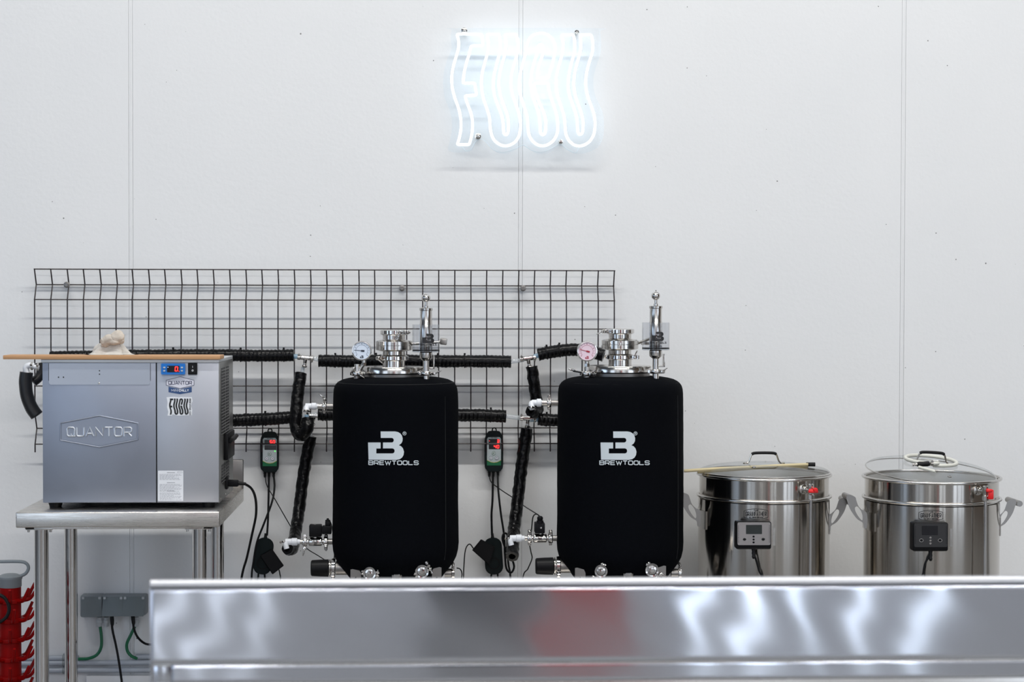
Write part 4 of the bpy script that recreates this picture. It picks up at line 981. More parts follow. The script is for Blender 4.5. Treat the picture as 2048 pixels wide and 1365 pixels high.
    for (x0, x1, y0) in ((701, 722, 1139), (864, 883, 1135)):
        g = NB(); fl_ = flat(YF-.012); pts = [(x0+dx, 1175), (x0+dx, y0+1-3*second), (x0+4+dx, y0-3*second), (x1-3+dx, y0+3-2*second), (x1+dx, y0+8), (x1+dx, 1175)]
        if x0 > 800: pts = [(2*dx+x0+x1-p[0], p[1]) for p in pts]
        plate(g, [pts, circ((x0+x1)/2+dx, 1156, 1.6, 10)], fl_, -.003, 0); obj('foot_bracket', g, CAST, v)
    for i, (x, y, r_) in enumerate(((739, 1147.5, 12.5), (844, 1144, 13)) if not second else ((753, 1143, 12.5), (855, 1141, 13))):
        x += dx; c = U(x, y, YF-.025)
        g = rev(NB(), c+Vector((0, .05, 0)), (0, -1, 0), [(r_*.62*s_, 0), (r_*.62*s_, .043), (r_*.80*s_, .045), (r_*.80*s_, .051), (r_*.4*s_, .053), (r_*.38*s_, .060 if i == 0 else .0535), (0, .061 if i == 0 else .054)], 26)
        obj('front_port', g, POLISH, v)
        bd_ = [((1, 0, -.1), (.3, 0, -.8)), ((.9, 0, .5), (.5, 0, -.9))] if not second else [((-.35, 0, -.95), (-.9, 0, .2)), ((.55, 0, -.85), (.8, 0, -.5))]
        triclamp(v, c, (0, 1, 0), r_*s_*1.02, .009, bd_[i][0], bd_[i][1] if second or i else None, .018)
    g = NB(); bc = 793.5+dx+(14 if second else 0); lathe(g, bc, YF-.02, [(9, 1175), (9, 1160), (10.5, 1158), (10.5, 1150-3*second), (9, 1148.5-3*second), (0, 1148.5-3*second)], 24)
    obj('bottom_cap', g, POLISH, v)
    g = NB(); xx = 899+dx+(4 if second else 0); tube(g, [U(xx-10, 1147, YV-.02), U(xx+4, 1147, YV-.02)], 9*s_, 16); obj('right_port', g, CAST, v)
    triclamp(v, U(xx+7, 1147, YV-.02), (1, 0, .0), 13*s_, .009, (0, -.3, 1), (-.6, -.3, .3), .022)
    # legs down to the bench
    for sgx in (-1, 1):
        for sgy in (-1, 1):
            x = ax0.x+sgx*.112; y = YV+sgy*.10
            obj('leg', tube(NB(), [(x, y, .36), (x, y, U(cx, 1160, YV).z-.02)], .012, 16), STEEL, v)
    return v
def Yz(z, s_): return z-.013
vessel(0, 0, 'left of the two black jacketed steel vessels, with a pale blue gauge face', False)
vessel(449, -2, 'right of the two black jacketed steel vessels, with a pink gauge face', True)

# ------------------------------------------------------------------ kettles
def kettle(cx, rb, rimy, ringy, YK, label, k2):
    s = sc(cx, YK); A = U(cx, 1000, YK); Z = lambda py: U(cx, py, YK).z
    v = thing('brewing_kettle', label, 'kettle', (A.x, YK, .36), 'steel kettles on the bench')
    R = rb*s; wl = .0018
    zr, zg = Z(rimy), Z(ringy)
    g = NB(); rev(g, (A.x, YK, 0), (0, 0, 1), [(R*.985, .36), (R, .365), (R, zg-.014), (R*.985, zg-.012), (R*.985, zr-.002), (R*.985-wl, zr-.002), (R*.985-wl, zg-.02), (R-.003, zg-.03), (R-.003, .40), (0, .40)], 128)
    body = obj('kettle_body', g, KETTLE, v, angle=50)
    g = NB(); rev(g, (A.x, YK, 0), (0, 0, 1), [(0, .404), (R-.006, .404), (R-.006, zg-.03), (R*.985-wl-.0012, zg-.02), (R*.985-wl-.0012, zr-.004)], 96, False)
    obj('kettle_lining', g, mat('matt_steel_lining', (.80, .79, .77), .42, .85), v, angle=50)  # added inner shell of lighter steel to brighten the kettle interior
    def ring(rr, z, t, name, m=STEEL, par=v):
        g = NB(); tube(g, [(A.x+math.cos(2*PI*i/96)*rr, YK+math.sin(2*PI*i/96)*rr, z) for i in range(96)], t, 10, closed=True); return obj(name, g, m, par)
    ring(R*1.012, zr, .0042, 'rim')
    ring(R*1.008, zg-.006, .0044, 'body_ring')
    f = cylmap(A, R); f2 = cylmap(A, R*.985)
    # logo
    lx, ly = (1861.8, 1032) if k2 else (1512, 1029)
    g = NB(); hx = [(-24, -6.5), (-15, -9.3), (0, -10.6), (15, -9.3), (24, -6.5), (24, 6.5), (15, 9), (0, 10.4), (-15, 9), (-24, 6.5)]
    for w0, k in ((1.0, 1.0),):
        q = [(lx+p.x*k, ly+p.y*k) for p in resample(hx, 4)]; stroke(g, q, w0, f, -.0003, .0005, True)
    text(g, 'THE', lx-4.5, ly-8.6, lx+4.5, ly-6.2, .8, f, -.0003, .0005, gap=.5)
    text(g, 'GRAINFATHER', lx-20.5, ly-4.3, lx+20.5, ly+3.6, 1.3, f, -.0003, .0005, gap=.55, wide={'I': .15}, sub=3)
    text(g, 'ALL GRAIN BREWING', lx-14, ly+5.6, lx+14, ly+7.8, .7, f, -.0003, .0005, gap=.5)
    obj('logo_print', g, PRINTB, body, 'black printed badge reading THE GRAINFATHER', smooth=False)
    # control box
    x0, x1, y0, y1 = (1826, 1897.5, 1046, 1104) if k2 else (1472.5, 1543.5, 1044, 1100)
    YFc = YK-R-.028
    g = NB(); a = U(x0, y1, YFc); b = U(x1, y0, YFc)
    box(g, (a.x, YFc, a.z), (b.x, YK-R*.93, b.z), .006, 3); 
    cb = obj('control_box', g, PLAST, v, 'black plastic control box')
    ff = flat(YFc)
    xm_, hb = (x0+x1)/2, y0
    g = NB(); plate(g, [rrect(x0+2.5, y0+1.5, x1-2.5, y1-9, 3)], ff, -.001, .0022); fp = obj('control_face', g, mat('face_black', (.02, .019, .02), .35) if k2 else mat('face_silver', (.46, .43, .42), .28, .9), cb, 'dark face plate' if k2 else 'silver face plate')
    g = NB(); plate(g, [rrect(xm_-16+(2 if not k2 else 0)-2, y0+6.5, xm_+16-2+(2 if not k2 else 0), y0+25, .8)], ff, .0022, .0026); obj('screen', g, LCD if not k2 else SCREEN, cb, smooth=False)
    yb = y0+35.5
    for xx in (xm_-19, xm_+18.5):
        g = NB(); plate(g, [circ(xx, yb, 4.3, 18, 3.4)], ff, .0022, .0030); bb = obj('push_button', g, STEEL, cb)
        g = NB(); plate(g, [circ(xx, yb, 3.3, 18, 2.5)], ff, .0030, .0034); obj('button_centre', g, PLAST, cb)
    for k in range(3):
        g = NB(); plate(g, [circ(xm_-.8, y0+30+k*5.8, 2.3, 14, 2.0)], ff, .0022, .0032); obj('small_button', g, PLAST if not k2 else POLISH, cb)
    g = NB()
    for sx in (x0+4.5, x1-4.5):
        for k in range(14):
            yy = y0+8+k*2.6; stroke(g, [(sx-1, yy), (sx+1, yy)], .8, ff, .0020, .0027)
    obj('grip_ribs', g, PLAST, cb, smooth=False, kind='stuff')
    g = NB(); cp = U(xm_-1, y1-3, YFc+.012); rev(g, cp, (0, -.1, -1), [(.004, 0), (.0058, .004), (.0045, .010), (.0058, .014), (.0042, .020), (.0055, .024), (.003, .030)], 10); obj('cord_grommet', g, RUBBER, cb)
    ex = ((1851, 1126), (1847, 1145), (1844, 1175)) if k2 else ((1512, 1120), (1518, 1142), (1526, 1175))
    g = NB(); q = [U(xm_-1, y1+6, YFc+.010)]+[U(a_, b_, YFc+.012) for a_, b_ in ex]; q.append(Vector((q[-1].x, q[-1].y, .42))); tube(g, cr(q, 6), .0030, 10); obj('control_cord', g, CABLE, v)
    # outlet, tap, lever and sight pipe
    ox, oy, vx, t0, t1 = (1955, 981, 1971, 972, 1003) if k2 else (1607, 979, 1621.5, 968, 1000)
    p = f2(ox, oy, 0); nrm = Vector((p.x-A.x, p.y-YK, 0)).normalized()
    g = rev(NB(), p-nrm*.003, nrm, [(.0145, 0), (.0145, .005), (.012, .0065), (.0085, .007), (.0085, .016), (.0075, .017), (.0075, .030)], 24); obj('outlet_fitting', g, STEEL, v)
    YVv = p.y-.028
    q0 = p+nrm*.022; q1 = U(vx, oy, YVv)
    g = NB(); tube(g, [q0, Vector((q1.x, q1.y, q0.z))], .0075, 14); ps = q1
    zt_, zb2 = U(vx, t0, YVv).z, U(vx, t1, YVv).z
    rev(g, (q1.x, q1.y, 0), (0, 0, 1), [(.006, zt_), (.0082, zt_-.002), (.0082, zt_-.016), (.007, zt_-.018), (.007, zb2+.016), (.0098, zb2+.014), (.0098, zb2+.002), (.0075, zb2)], 8)
    tp = obj('tap_body', g, STEEL, v)
    lv = NB()
    if k2: pbox(lv, 1977, 980, 1988, 1000, YVv-.014, YVv-.006, .003); pbox(lv, 1973, 979, 1986, 986, YVv-.016, YVv-.004, .004)
    else: pbox(lv, 1617, 981, 1637, 987, YVv-.014, YVv-.006, .003); rev(lv, U(1630, 980.5, YVv-.006), (0, -1, 0), [(.0068, 0), (.0068, .008), (.004, .011), (0, .011)], 14); pbox(lv, 1618, 979, 1632, 985, YVv-.012, YVv-.004, .003)
    obj('tap_lever', lv, REDL, tp, 'red tap lever')
    g = NB(); tube(g, [(q1.x, q1.y, zb2+.004), (q1.x, q1.y, .44)], .0048, 16); obj('sight_pipe', g, POLISH, v)
    # small plate welded beside the box
    g = NB(); hx0 = x1+2; plate(g, [[(hx0, y0+12), (hx0+5, y0+12), (hx0+5, y0+48), (hx0, y0+48)]], f, -.0005, .0012, 2.0); obj('side_strap', g, STEEL, v)
    # handles
    AR = [(0, 0), (10, -7), (21, -17), (27, -32), (30, -39), (37, -43), (44, -45), (50, -43), (51.5, -36), (49, -28), (43, -12), (33, 3), (23, 14), (10, 22), (8, 33), (0, 33)]
    SL = [(26, -17), (30, -14), (29, -6), (22, 6), (14, 15), (11, 14), (11, 6), (15, -6), (22, -15)]
    for sgn, hy in ((1, 1037 if k2 else 1034), (-1, 1028 if k2 else 1024)):
        xe = cx+sgn*(rb-3)
        h = NB(); hh = None
        for yy in (-.052, .052):
            Yp = YK+yy-(.01)
            fp_ = flat(Yp)
            mp = lambda pts: [(xe+sgn*p[0]*.80, hy+p[1]*.85) for p in pts]
            g_ = [[(p.x, p.y) for p in cr([Vector((q[0], q[1], 0)) for q in mp(l)], 3, True)] for l in (AR, SL)]
            if hh is None: 
                g = NB(); plate(g, g_, fp_, -.004, .004); hh = obj('handle', g, CAST, v)
            else: g = NB(); plate(g, g_, fp_, -.004, .004); obj('handle_arm', g, CAST, hh)
        g = NB(); e = U(xe+sgn*36.5, hy-33, YK-.01); tube(g, [(e.x, YK-.064, e.z), (e.x, YK+.044, e.z)], .0085, 14); obj('handle_grip', g, CAST, hh)
        g = NB(); pb = U(cx+sgn*rb, hy, YK); rev(g, (A.x, YK, U(cx, hy+30, YK).z), (0, 0, 1), [(R-.001, 0), (R+.003, 0), (R+.003, .045), (R-.001, .045)], 16, False, *( (0, 0) if False else ((-.42+(0 if sgn < 0 else PI)) if False else 0, .001)))
        g.clear()
        for i in range(8):
            pass
        a0 = 0 if sgn > 0 else PI
        z0_, z1_ = U(cx, hy+30, YK).z, U(cx, hy-6, YK).z; prev = None
        for i in range(9):
            a_ = a0-.36+.72*i/8; q = []
            for rr, zz_ in ((R-.001, z0_), (R+.003, z0_), (R+.003, z1_), (R-.001, z1_)): q.append(g.verts.new((A.x+math.cos(a_)*rr, YK+math.sin(a_)*rr, zz_)))
            if prev:
                for j in range(4): g.faces.new((prev[j], prev[(j+1) % 4], q[(j+1) % 4], q[j]))
            else: g.faces.new(q)
            prev = q
        g.faces.new(prev); obj('handle_mount', g, STEEL, hh)
    # lid
    lid = thing('glass_lid', 'domed glass lid lying tilted in the right kettle mouth' if k2 else 'domed glass lid closed on the left kettle', 'lid', (A.x, YK, zr+.004), 'kettle lids')
    rl = R*(.962 if k2 else 1.0)
    if k2:
        Ti = Matrix.Rotation(math.radians(6.4), 3, 'X') @ Matrix.Rotation(math.radians(3.2), 3, 'Y'); oc = Vector((A.x-.002, YK+.004, zr+.0155))
    else: Ti = Matrix(); Ti = Ti.to_3x3(); oc = Vector((A.x, YK, zr+.0062))
    T4 = Matrix.Translation(oc) @ Ti.to_4x4()
    def LO(name, g, m, **k):
        bmesh.ops.transform(g, matrix=T4, verts=g.verts); return obj(name, g, m, lid, **k)
    hgt = .026
    g = NB(); N_ = 14
    top = [(rl*math.sin(.5*PI*i/N_), hgt*math.cos(.5*PI*i/N_)**.9) for i in range(N_+1)]
    rev(g, (0, 0, 0), (0, 0, 1), [(max(r_, 0), h) for r_, h in top], 72, False); LO('glass_dome', g, LIDG, angle=80)
    g = NB(); tube(g, [(math.cos(2*PI*i/96)*rl, math.sin(2*PI*i/96)*rl, 0) for i in range(96)], .0026 if not k2 else .0019, 8, closed=True); LO('lid_rim', g, STEEL)
    g = NB(); hw = 37*s
    dxh = (-.001 if k2 else -.0)
    tube(g, cr([(-hw, 0, hgt), (-hw*.86, 0, hgt+.002), (-hw*.78, 0, hgt+.009), (-hw*.66, 0, hgt+.026), (-hw*.52, 0, hgt+.029), (0, 0, hgt+.030), (hw*.52, 0, hgt+.029), (hw*.66, 0, hgt+.026), (hw*.78, 0, hgt+.009), (hw*.86, 0, hgt+.002), (hw, 0, hgt)], 4), .0026, 8)
    for sx in (-1, 1): rev(g, (sx*hw, 0, hgt-.002), (0, 0, 1), [(.0075, 0), (.0075, .003), (.004, .005), (0, .0055)], 14)
    LO('lid_handle', g, STEEL)
    g = NB(); tube(g, cr([(-hw*.66, 0, hgt+.0255), (-hw*.52, 0, hgt+.029), (0, 0, hgt+.030), (hw*.52, 0, hgt+.029), (hw*.66, 0, hgt+.0255)], 4), .0044, 10); LO('handle_sleeve', g, RUBBER)
    vx_ = (-.046, -.09) if not k2 else (.013, -.145)
    vz = hgt*math.cos(math.asin(min(.99, math.hypot(*vx_)/rl)))**.9
    g = rev(NB(), (vx_[0], vx_[1], vz-.002), (0, 0, 1), [(.006, 0), (.006, .003), (.0035, .004), (.0035, .002), (0, .002)], 16); LO('steam_vent', g, POLISH)
    return A, R, zr, s
K1 = kettle(1527.5, 129.5, 948.5, 986.5, -.300, 'left brewing kettle with silver control face and lever pointing sideways', False)
K2 = kettle(1862.5, 131.5, 954.5, 991, -.42, 'right brewing kettle with dark control face and lever pointing down', True)
# beige tube on the left lid
Yb = K1[0].y-.055
t = thing('folded_beige_tube', 'stiff beige plastic tube lying across the left kettle lid', 'tube', U(1500, 945, Yb))
g = NB(); tube(g, [U(1368, 942.5, Yb), U(1430, 938.5, Yb), U(1500, 935, Yb), U(1570, 931.5, Yb), U(1618, 929.5, Yb)], .0046, 12, hollow=.6); obj('upper_tube', g, BEIGE, t)
g = NB(); tube(g, cr([U(1395, 945, Yb+.012), U(1470, 940, Yb+.012), U(1560, 934, Yb+.012), U(1616, 934, Yb+.012)], 4), .0042, 12, hollow=.6); obj('lower_tube', g, BEIGE, t)
g = NB(); tube(g, [U(1616, 929.6, Yb), U(1630, 929.6, Yb)], .0060, 12, hollow=.6); box(g, U(1613, 927, Yb-.002), U(1630, 925.4, Yb+.004), .0005); obj('dark_end_cap', g, RUBBER, t)
# white silicone hose on the right lid
Yc = K2[0].y
t = thing('silicone_hose', 'coiled white silicone hose with black nozzle on the right kettle lid', 'hose', U(1860, 925, Yc))
zl = U(1860, 925, Yc).z
def lidp(x, y, lift=.0):  # x,y offset (m) from lid centre
    A, R, zr, s = K2; d = math.hypot(x, y); h = .026*math.cos(math.asin(min(.98, d/(R*.962))))**.9
    v = Matrix.Rotation(math.radians(6.4), 3, 'X') @ Matrix.Rotation(math.radians(3.2), 3, 'Y') @ Vector((x, y, h+.0058+lift))
    return Vector((A.x-.002, A.y+.004, zr+.0155))+v
pts = []
for i in range(26):
    a_ = math.radians(-100+i*15.0); rr = .073
    pts.append(lidp(math.cos(a_)*rr, math.sin(a_)*rr*.95+.005, .004*(i/25)))
pts = pts[:25]
tail = [lidp(-.022, -.074, .008)]
g = NB(); tube(g, cr(pts+[lidp(-.005, -.082, .011), lidp(-.024, -.088, .011)], 4), .0054, 12, hollow=.6); obj('hose_coil', g, SILIC, t)
n0 = lidp(-.030, -.088, .011); n1 = lidp(-.066, -.088, .008)
g = NB(); rev(g, n0, n1-n0, [(.004, 0), (.0066, .001), (.0078, .006), (.0070, .018), (.0078, .030), (.006, .036)], 16); obj('nozzle_grip', g, RUBBER, t)
g = NB(); rev(g, n1, n1-n0, [(.0042, -.003), (.0045, .004), (.0032, .005), (.0032, .009), (.0045, .010), (.0045, .013)], 12); obj('nozzle_tip', g, STEEL, t)
band(lidp(-.024, -.088, .011), (1, 0, 0), .0066, .006, (0, 0, 1), parent=t)
g = NB(); tube(g, [lidp(-.062, -.094, .002), lidp(-.045, -.112, .0015), lidp(-.024, -.130, .001)], .0045, 12, hollow=.6); obj('hose_end', g, SILIC, t)

# ------------------------------------------------------------------ controllers
def controller(dx, dy, label, Yf, Yb, up, low):
    X = lambda p: p+dx; Y_ = lambda p: p+dy
    t = thing('temperature_controller', label, 'controller', U(X(539), Y_(945), Yf), 'controllers hung on the mesh')
    fb_ = flat(Yf)
    out = [(526, 868), (531, 864), (548, 864), (553, 868), (557.5, 880), (558, 905), (557.5, 935), (554, 942), (550, 945.5), (530, 945.5), (525, 942), (521, 935), (520.5, 905), (521, 880)]
    out = [(X(p.x), Y_(p.y)) for p in cr([Vector((a, b, 0)) for a, b in out], 3, True)]
    g = NB(); plate(g, [out], fb_, Yb*0-(Yb-Yf), -.002); cxm = sum(p[0] for p in out)/len(out); cym = sum(p[1] for p in out)/len(out)
    plate(g, [[(cxm+(p[0]-cxm)*.93, cym+(p[1]-cym)*.965) for p in out]], fb_, -.003, 0); body = obj('housing', g, TEALP, t)
    g = NB(); plate(g, [[(X(525.5), Y_(880)), (X(528), Y_(876.5)), (X(551), Y_(876.5)), (X(553.5), Y_(880)), (X(553.5), Y_(922)), (X(546), Y_(926)), (X(539.5), Y_(927)), (X(533), Y_(926)), (X(525.5), Y_(922))]], fb_, 0, .0008); obj('face_plate', g, FACEP, t, smooth=False)
    g = NB(); plate(g, [[(X(525.5), Y_(922.8)), (X(533), Y_(926.8)), (X(539.5), Y_(927.8)), (X(546), Y_(926.8)), (X(553.5), Y_(922.8)), (X(553.5), Y_(933)), (X(525.5), Y_(933))]], fb_, 0, .0008); obj('green_band', g, GREENB, t, smooth=False)
    g = NB(); stroke(g, [(X(525.5), Y_(922.3)), (X(533), Y_(926.3)), (X(539.5), Y_(927.3)), (X(546), Y_(926.3)), (X(553.5), Y_(922.3))], .6, fb_, .0008, .001); obj('yellow_line', g, mat('yellow_print', (.6, .5, .05), .5), t, smooth=False)
    for i, (y0, y1, sx) in enumerate(((880, 889, up), (891, 900.5, low))):
        g = NB(); plate(g, [rrect(X(529), Y_(y0), X(553 if i else 551), Y_(y1), .6)], fb_, .0008, .0012); sc_ = obj('display_window', g, SCREEN, t, smooth=False)
        if sx:
            g = NB(); digits(g, sx, X(552-len(sx)*6.2), Y_(y0+1.6), 3.6, 5.8, 6.0, 1.5, fb_, .0012, .0016); obj('display_digit', g, REDLED, sc_, smooth=False)
    g = NB(); plate(g, [circ(X(550) if not low else X(530.5), Y_(903 if not low else 884), 1.2 if not low else .7, 10)], fb_, .0008, .0014); obj('status_light', g, GRNLED if not low else REDLED, t)
    for x, y, r_, c in ((539, 908.5, 3.6, GREYL), (533.5, 918, 3.2, PAPER), (545, 918, 3.2, PAPER)):
        g = NB(); plate(g, [circ(X(x), Y_(y), r_, 18)], fb_, .0008, .0016); bt = obj('push_button', g, c, t)
        g = NB(); stroke(g, circ(X(x), Y_(y), r_, 18), .5, fb_, .0015, .0019, True)
        if r_ < 3.5:
            k = 1 if x < 540 else -1; plate(g, [[(X(x)-1.6, Y_(y)+.9*k), (X(x)+1.6, Y_(y)+.9*k), (X(x), Y_(y)-1.2*k)]], fb_, .0016, .0019)
        else: text(g, 'SET', X(x)-1.9, Y_(y)-.8, X(x)+1.9, Y_(y)+.8, .45, fb_, .0016, .0019)
        obj('button_print', g, PRINTN2 if r_ < 3.5 else GREENB, t, smooth=False)
    g = NB(); stroke(g, [(X(533.5), Y_(877.8)), (X(538), Y_(877.8))], 1.0, fb_, .0008, .001); stroke(g, [(X(539), Y_(877.8)), (X(546), Y_(877.8))], 1.0, fb_, .0008, .001); obj('name_print', g, PRINTB, t, smooth=False)
    g = NB(); q = [U(X(536), Y_(866), Yf+.012), U(X(536.5), Y_(860), Yf+.012), U(X(540), Y_(858), Yf+.012), U(X(543.5), Y_(860), Yf+.012), U(X(544), Y_(866), Yf+.012)]; tube(g, cr(q, 4), .0018, 8); obj('hanging_hook', g, PLAST, t)
    for x in (530, 538, 547.5):
        g = NB(); rev(g, U(X(x), Y_(944), Yf+.012), (0, 0, -1), [(.0048, 0), (.0048, .006), (.0036, .009), (.0044, .012), (.003, .018)], 10); obj('strain_relief', g, RUBBER, t)
    return t
controller(0, 0, 'green and black temperature controller with one lit display, left of the left vessel', -.035, -.008, '50', None)
controller(448.5, -1.5, 'green and black temperature controller with two lit displays, between the vessels', -.036, -.006, '3', '40')
def cable(name, label, pts, r_=.0027, m=None, drop=None, extra=None):
    P = [U(*p) for p in pts]
    if drop is not None: P.append(Vector((P[-1].x, P[-1].y-.0, P[-1].z-drop)))
    o = obj(name, tube(NB(), cr(P, 7), r_, 9), m or CABLE); o['label'] = label; o['category'] = 'cable'
    return o
YS = -.055
cable('controller_cable', 'black cable dropping straight from the left controller to its socket', [(538, 950, -.024), (537, 1000, -.04), (536, 1040, -.047), (534, 1072, -.045)], .0032)
cable('controller_cable', 'black cable curving left past the socket under the left controller', [(547.5, 950, -.024), (549, 975, -.045), (544, 1005, -.075), (528, 1048, -.09), (514, 1085, -.09), (507, 1125, -.09), (503, 1165, -.09)], .0032, drop=.2)
cable('probe_cable', 'thin black probe cable slanting right from the left controller', [(530, 950, -.024), (534, 972, -.035), (552, 1003, -.05), (578, 1048, -.04), (596, 1078, -.04), (614, 1098, -.05), (636, 1112, -.06), (655, 1124, -.08)], .0015)
cable('controller_cable', 'black cable dropping straight from the right controller to its socket', [(986, 950, -.024), (985, 1000, -.035), (983, 1030, -.042), (984, 1072, -.045)], .0034)
cable('controller_cable', 'black cable looping in coils beside the socket under the right controller', [(995.5, 950, -.024), (997, 985, -.05), (1002, 1030, -.06), (1008, 1070, -.07), (1010, 1110, -.08), (1013, 1138, -.10), (1022, 1146, -.11), (1028, 1136, -.11), (1025, 1122, -.10), (1014, 1105, -.09), (1005, 1080, -.085), (1008, 1068, -.08), (1015, 1072, -.075), (1014, 1100, -.075), (1017, 1130, -.08), (1021, 1165, -.09)], .0032, drop=.2)
cable('probe_cable', 'thin black probe cable slanting right from the right controller', [(978, 948, -.024), (982, 964, -.035), (1000, 979, -.045), (1027, 997, -.04), (1050, 1014, -.06), (1074, 1029, -.30), (1079, 1034, -.37)], .0016)
cable('valve_cable', 'thin black cable falling from the right solenoid connector to the counter', [(1080, 1034, -.385), (1073, 1029, -.37), (1066, 1035, -.34), (1063, 1060, -.32), (1059, 1085, -.30), (1062, 1105, -.28), (1064, 1118, -.27), (1056, 1138, -.26), (1045, 1165, -.25)], .0018, drop=.2)
cable('valve_cable', 'thin black cable running from the left solenoid connector behind the jacket', [(657, 1043, -.365), (661, 1046, -.35), (665, 1060, -.30), (668, 1085, -.2), (669, 1110, -.13), (667, 1124, -.12)], .0018)
cable('adapter_cable', 'thin black lead arching left from the adapter between the vessels', [(947, 1098, -.11), (939, 1089, -.105), (931, 1100, -.09), (928, 1130, -.08), (927, 1165, -.07)], .0018, drop=.2)
cable('port_cable', 'thin short black cable beside the lower right port of the left vessel', [(914, 1137, -.33), (920, 1139, -.30), (924, 1148, -.28), (923, 1168, -.26)], .0018, drop=.15)
# chiller cord with plug
t = thing('power_cable', 'thick black power cable plugged in the chiller side and hanging down', 'cable', U(500, 1000, YC0+.2))
yp = yside(450)
p0 = Vector((cx1+.002, yp, U(462, 967, yp).z))
g = NB(); box(g, p0+Vector((0, -.012, -.009)), p0+Vector((.034, .012, .009)), .003); obj('plug', g, PLAST, t)
g = NB(); box(g, p0+Vector((-.0, -.017, -.016)), p0+Vector((.006, .017, .020)), .002); obj('inlet_frame', g, RUBBER, t)
g = NB(); rev(g, p0+Vector((.033, 0, 0)), (1, 0, -.1), [(.006, 0), (.005, .01), (.0042, .022)], 10); obj('strain_relief', g, RUBBER, t)
q = [p0+Vector((.050, 0, -.001))]+[U(a_, b_, Y) for a_, b_, Y in ((503, 978, yp+.03), (511, 998, yp+.06), (512, 1030, yp+.1), (504, 1070, yp+.15), (494, 1115, yp+.2), (482, 1165, yp+.24))]; q.append(q[-1]+Vector((-.02, .02, -.2)))
g = NB(); tube(g, cr(q, 8), .0036, 10); obj('cord', g, CABLE, t)
# sockets with adapters
def socket(label, cx, y0, y1, tilt, Y, w_=22):
    t = thing('power_socket', label, 'socket', U(cx, y1, Y))
    f = lambda u, v, d: U(cx+(u-cx)*math.cos(tilt)-(v-(y0+y1)/2)*math.sin(tilt), (y0+y1)/2+(u-cx)*math.sin(tilt)+(v-(y0+y1)/2)*math.cos(tilt), Y-d)
    g = NB(); plate(g, [rrect(cx-w_*.9, y0, cx+w_*.9, y1, w_*.8, 6)], f, 0, .020); plate(g, [rrect(cx-w_*.8, y0+2, cx+w_*.8, y1-2, w_*.72, 6)], f, .018, .026); obj('socket_body', g, TEALP, t)
    g = NB(); plate(g, [circ(cx, y1-w_*1.1, w_*.6, 24), circ(cx, y1-w_*1.1, w_*.5, 24)], f, .024, .030); obj('socket_ring', g, PLAST, t)
    rv = f(cx, y0+3, .010); g = NB(); rev(g, rv, (0, 0, 1), [(.006, -.004), (.0055, .006), (.004, .012), (.0035, .018)], 10); obj('strain_relief', g, RUBBER, t)
    for k in (-.3, .3):
        a_ = f(cx+k*w_, y1-4, .008); g = NB(); tube(g, [a_, a_+Vector((.004*k*3, 0, -.05)), a_+Vector((.004*k*3, 0, -.18))], .0030, 8); obj('lead', g, CABLE, t)
    return t
def adapter(label, pts, Y, th):
    t = thing('power_adapter', label, 'adapter', U(pts[0][0], pts[0][1], Y))
    f = flat(Y); c = (sum(p[0] for p in pts)/4, sum(p[1] for p in pts)/4)
    g = NB(); plate(g, [pts], f, -th, -.004); bmesh.ops.bevel(g, geom=[e for e in g.edges], offset=.0015, segments=2, affect='EDGES')
    obj('adapter_case', g, PLAST, t)
    g = NB(); plate(g, [[(c[0]+(p[0]-c[0])*.9, c[1]+(p[1]-c[1])*.9) for p in pts]], f, -.006, -.002); obj('adapter_cover', g, PLAST, t)
    return t
socket('dark plug socket hanging under the left controller', 527, 1076, 1150, .12, -.035, 20)
adapter('black square power adapter plugged into the left hanging socket', [(519.5, 1112), (544, 1098), (568, 1132), (545, 1150)], -.098, .034)
socket('dark plug socket hanging under the right controller', 987, 1076, 1150, -.06, -.035, 20)
adapter('black oblong power adapter plugged into the right hanging socket', [(944, 1101), (962, 1079), (990, 1094), (978, 1131)], -.098, .034)
cable('adapter_cable', 'thin black lead below the square adapter left of the left vessel', [(558, 1140, -.08), (560, 1150, -.08), (561, 1168, -.08)], .0018, drop=.2)

# ------------------------------------------------------------------ wall boxes, conduits, cables on the left
def jbox(x0, x1, label, tilt, drop):
    t = thing('socket_box', label, 'socket box', U((x0+x1)/2, 1236, 0), 'grey wall socket boxes')
    g = NB(); pbox(g, x0, 1191.5, x1, 1236 if not tilt else 1232, -.045, 0, .006, 3); obj('box_body', g, GREYP, t)
    f = flat(-.045); sh = tilt
    g = NB(); 
    a = [(x0+3, 1195), (x1-1.5, 1195), (x1-1.5-sh, 1234), (x0+2-sh, 1234)]
    if tilt:
        A_ = [U(x, y, -.047) for x, y in a[:2]]+[U(x, y, -.075) for x, y in a[2:]]
        th = Vector((0, .005, .002)); V1 = [g.verts.new(p) for p in A_]; V2 = [g.verts.new(p+th) for p in A_]
        g.faces.new(V1); g.faces.new(V2[::-1])
        for i in range(4): g.faces.new((V1[i], V1[(i+1) % 4], V2[(i+1) % 4], V2[i]))
        for i in (0,):
            pass
        bmesh.ops.bevel(g, geom=list(g.edges), offset=.0012, segments=1, affect='EDGES')
    else: plate(g, [rrect(x0+2.5, 1195, x1-1.5, 1234.5, 1.5)], f, 0, .005)
    fl = obj('box_flap', g, mat('flap_grey', (.20, .235, .25), .5), t, 'raised flap' if tilt else 'closed flap')
    for x in (x0+6, x1-6):
        g = NB(); plate(g, [rrect(x-2.5, 1194.5, x+2.5, 1199.5, .8)], f, .001, .0065); obj('flap_hinge', g, GREYL, t)
    return t
jbox(160, 205, 'left wall socket box with closed grey flap', 0, 0)
jbox(203, 248, 'middle wall socket box with flap lifted over one black plug', 2.0, 1)
jbox(244, 292, 'right wall socket box with flap lifted, nearest the counter', 3.5, 1)
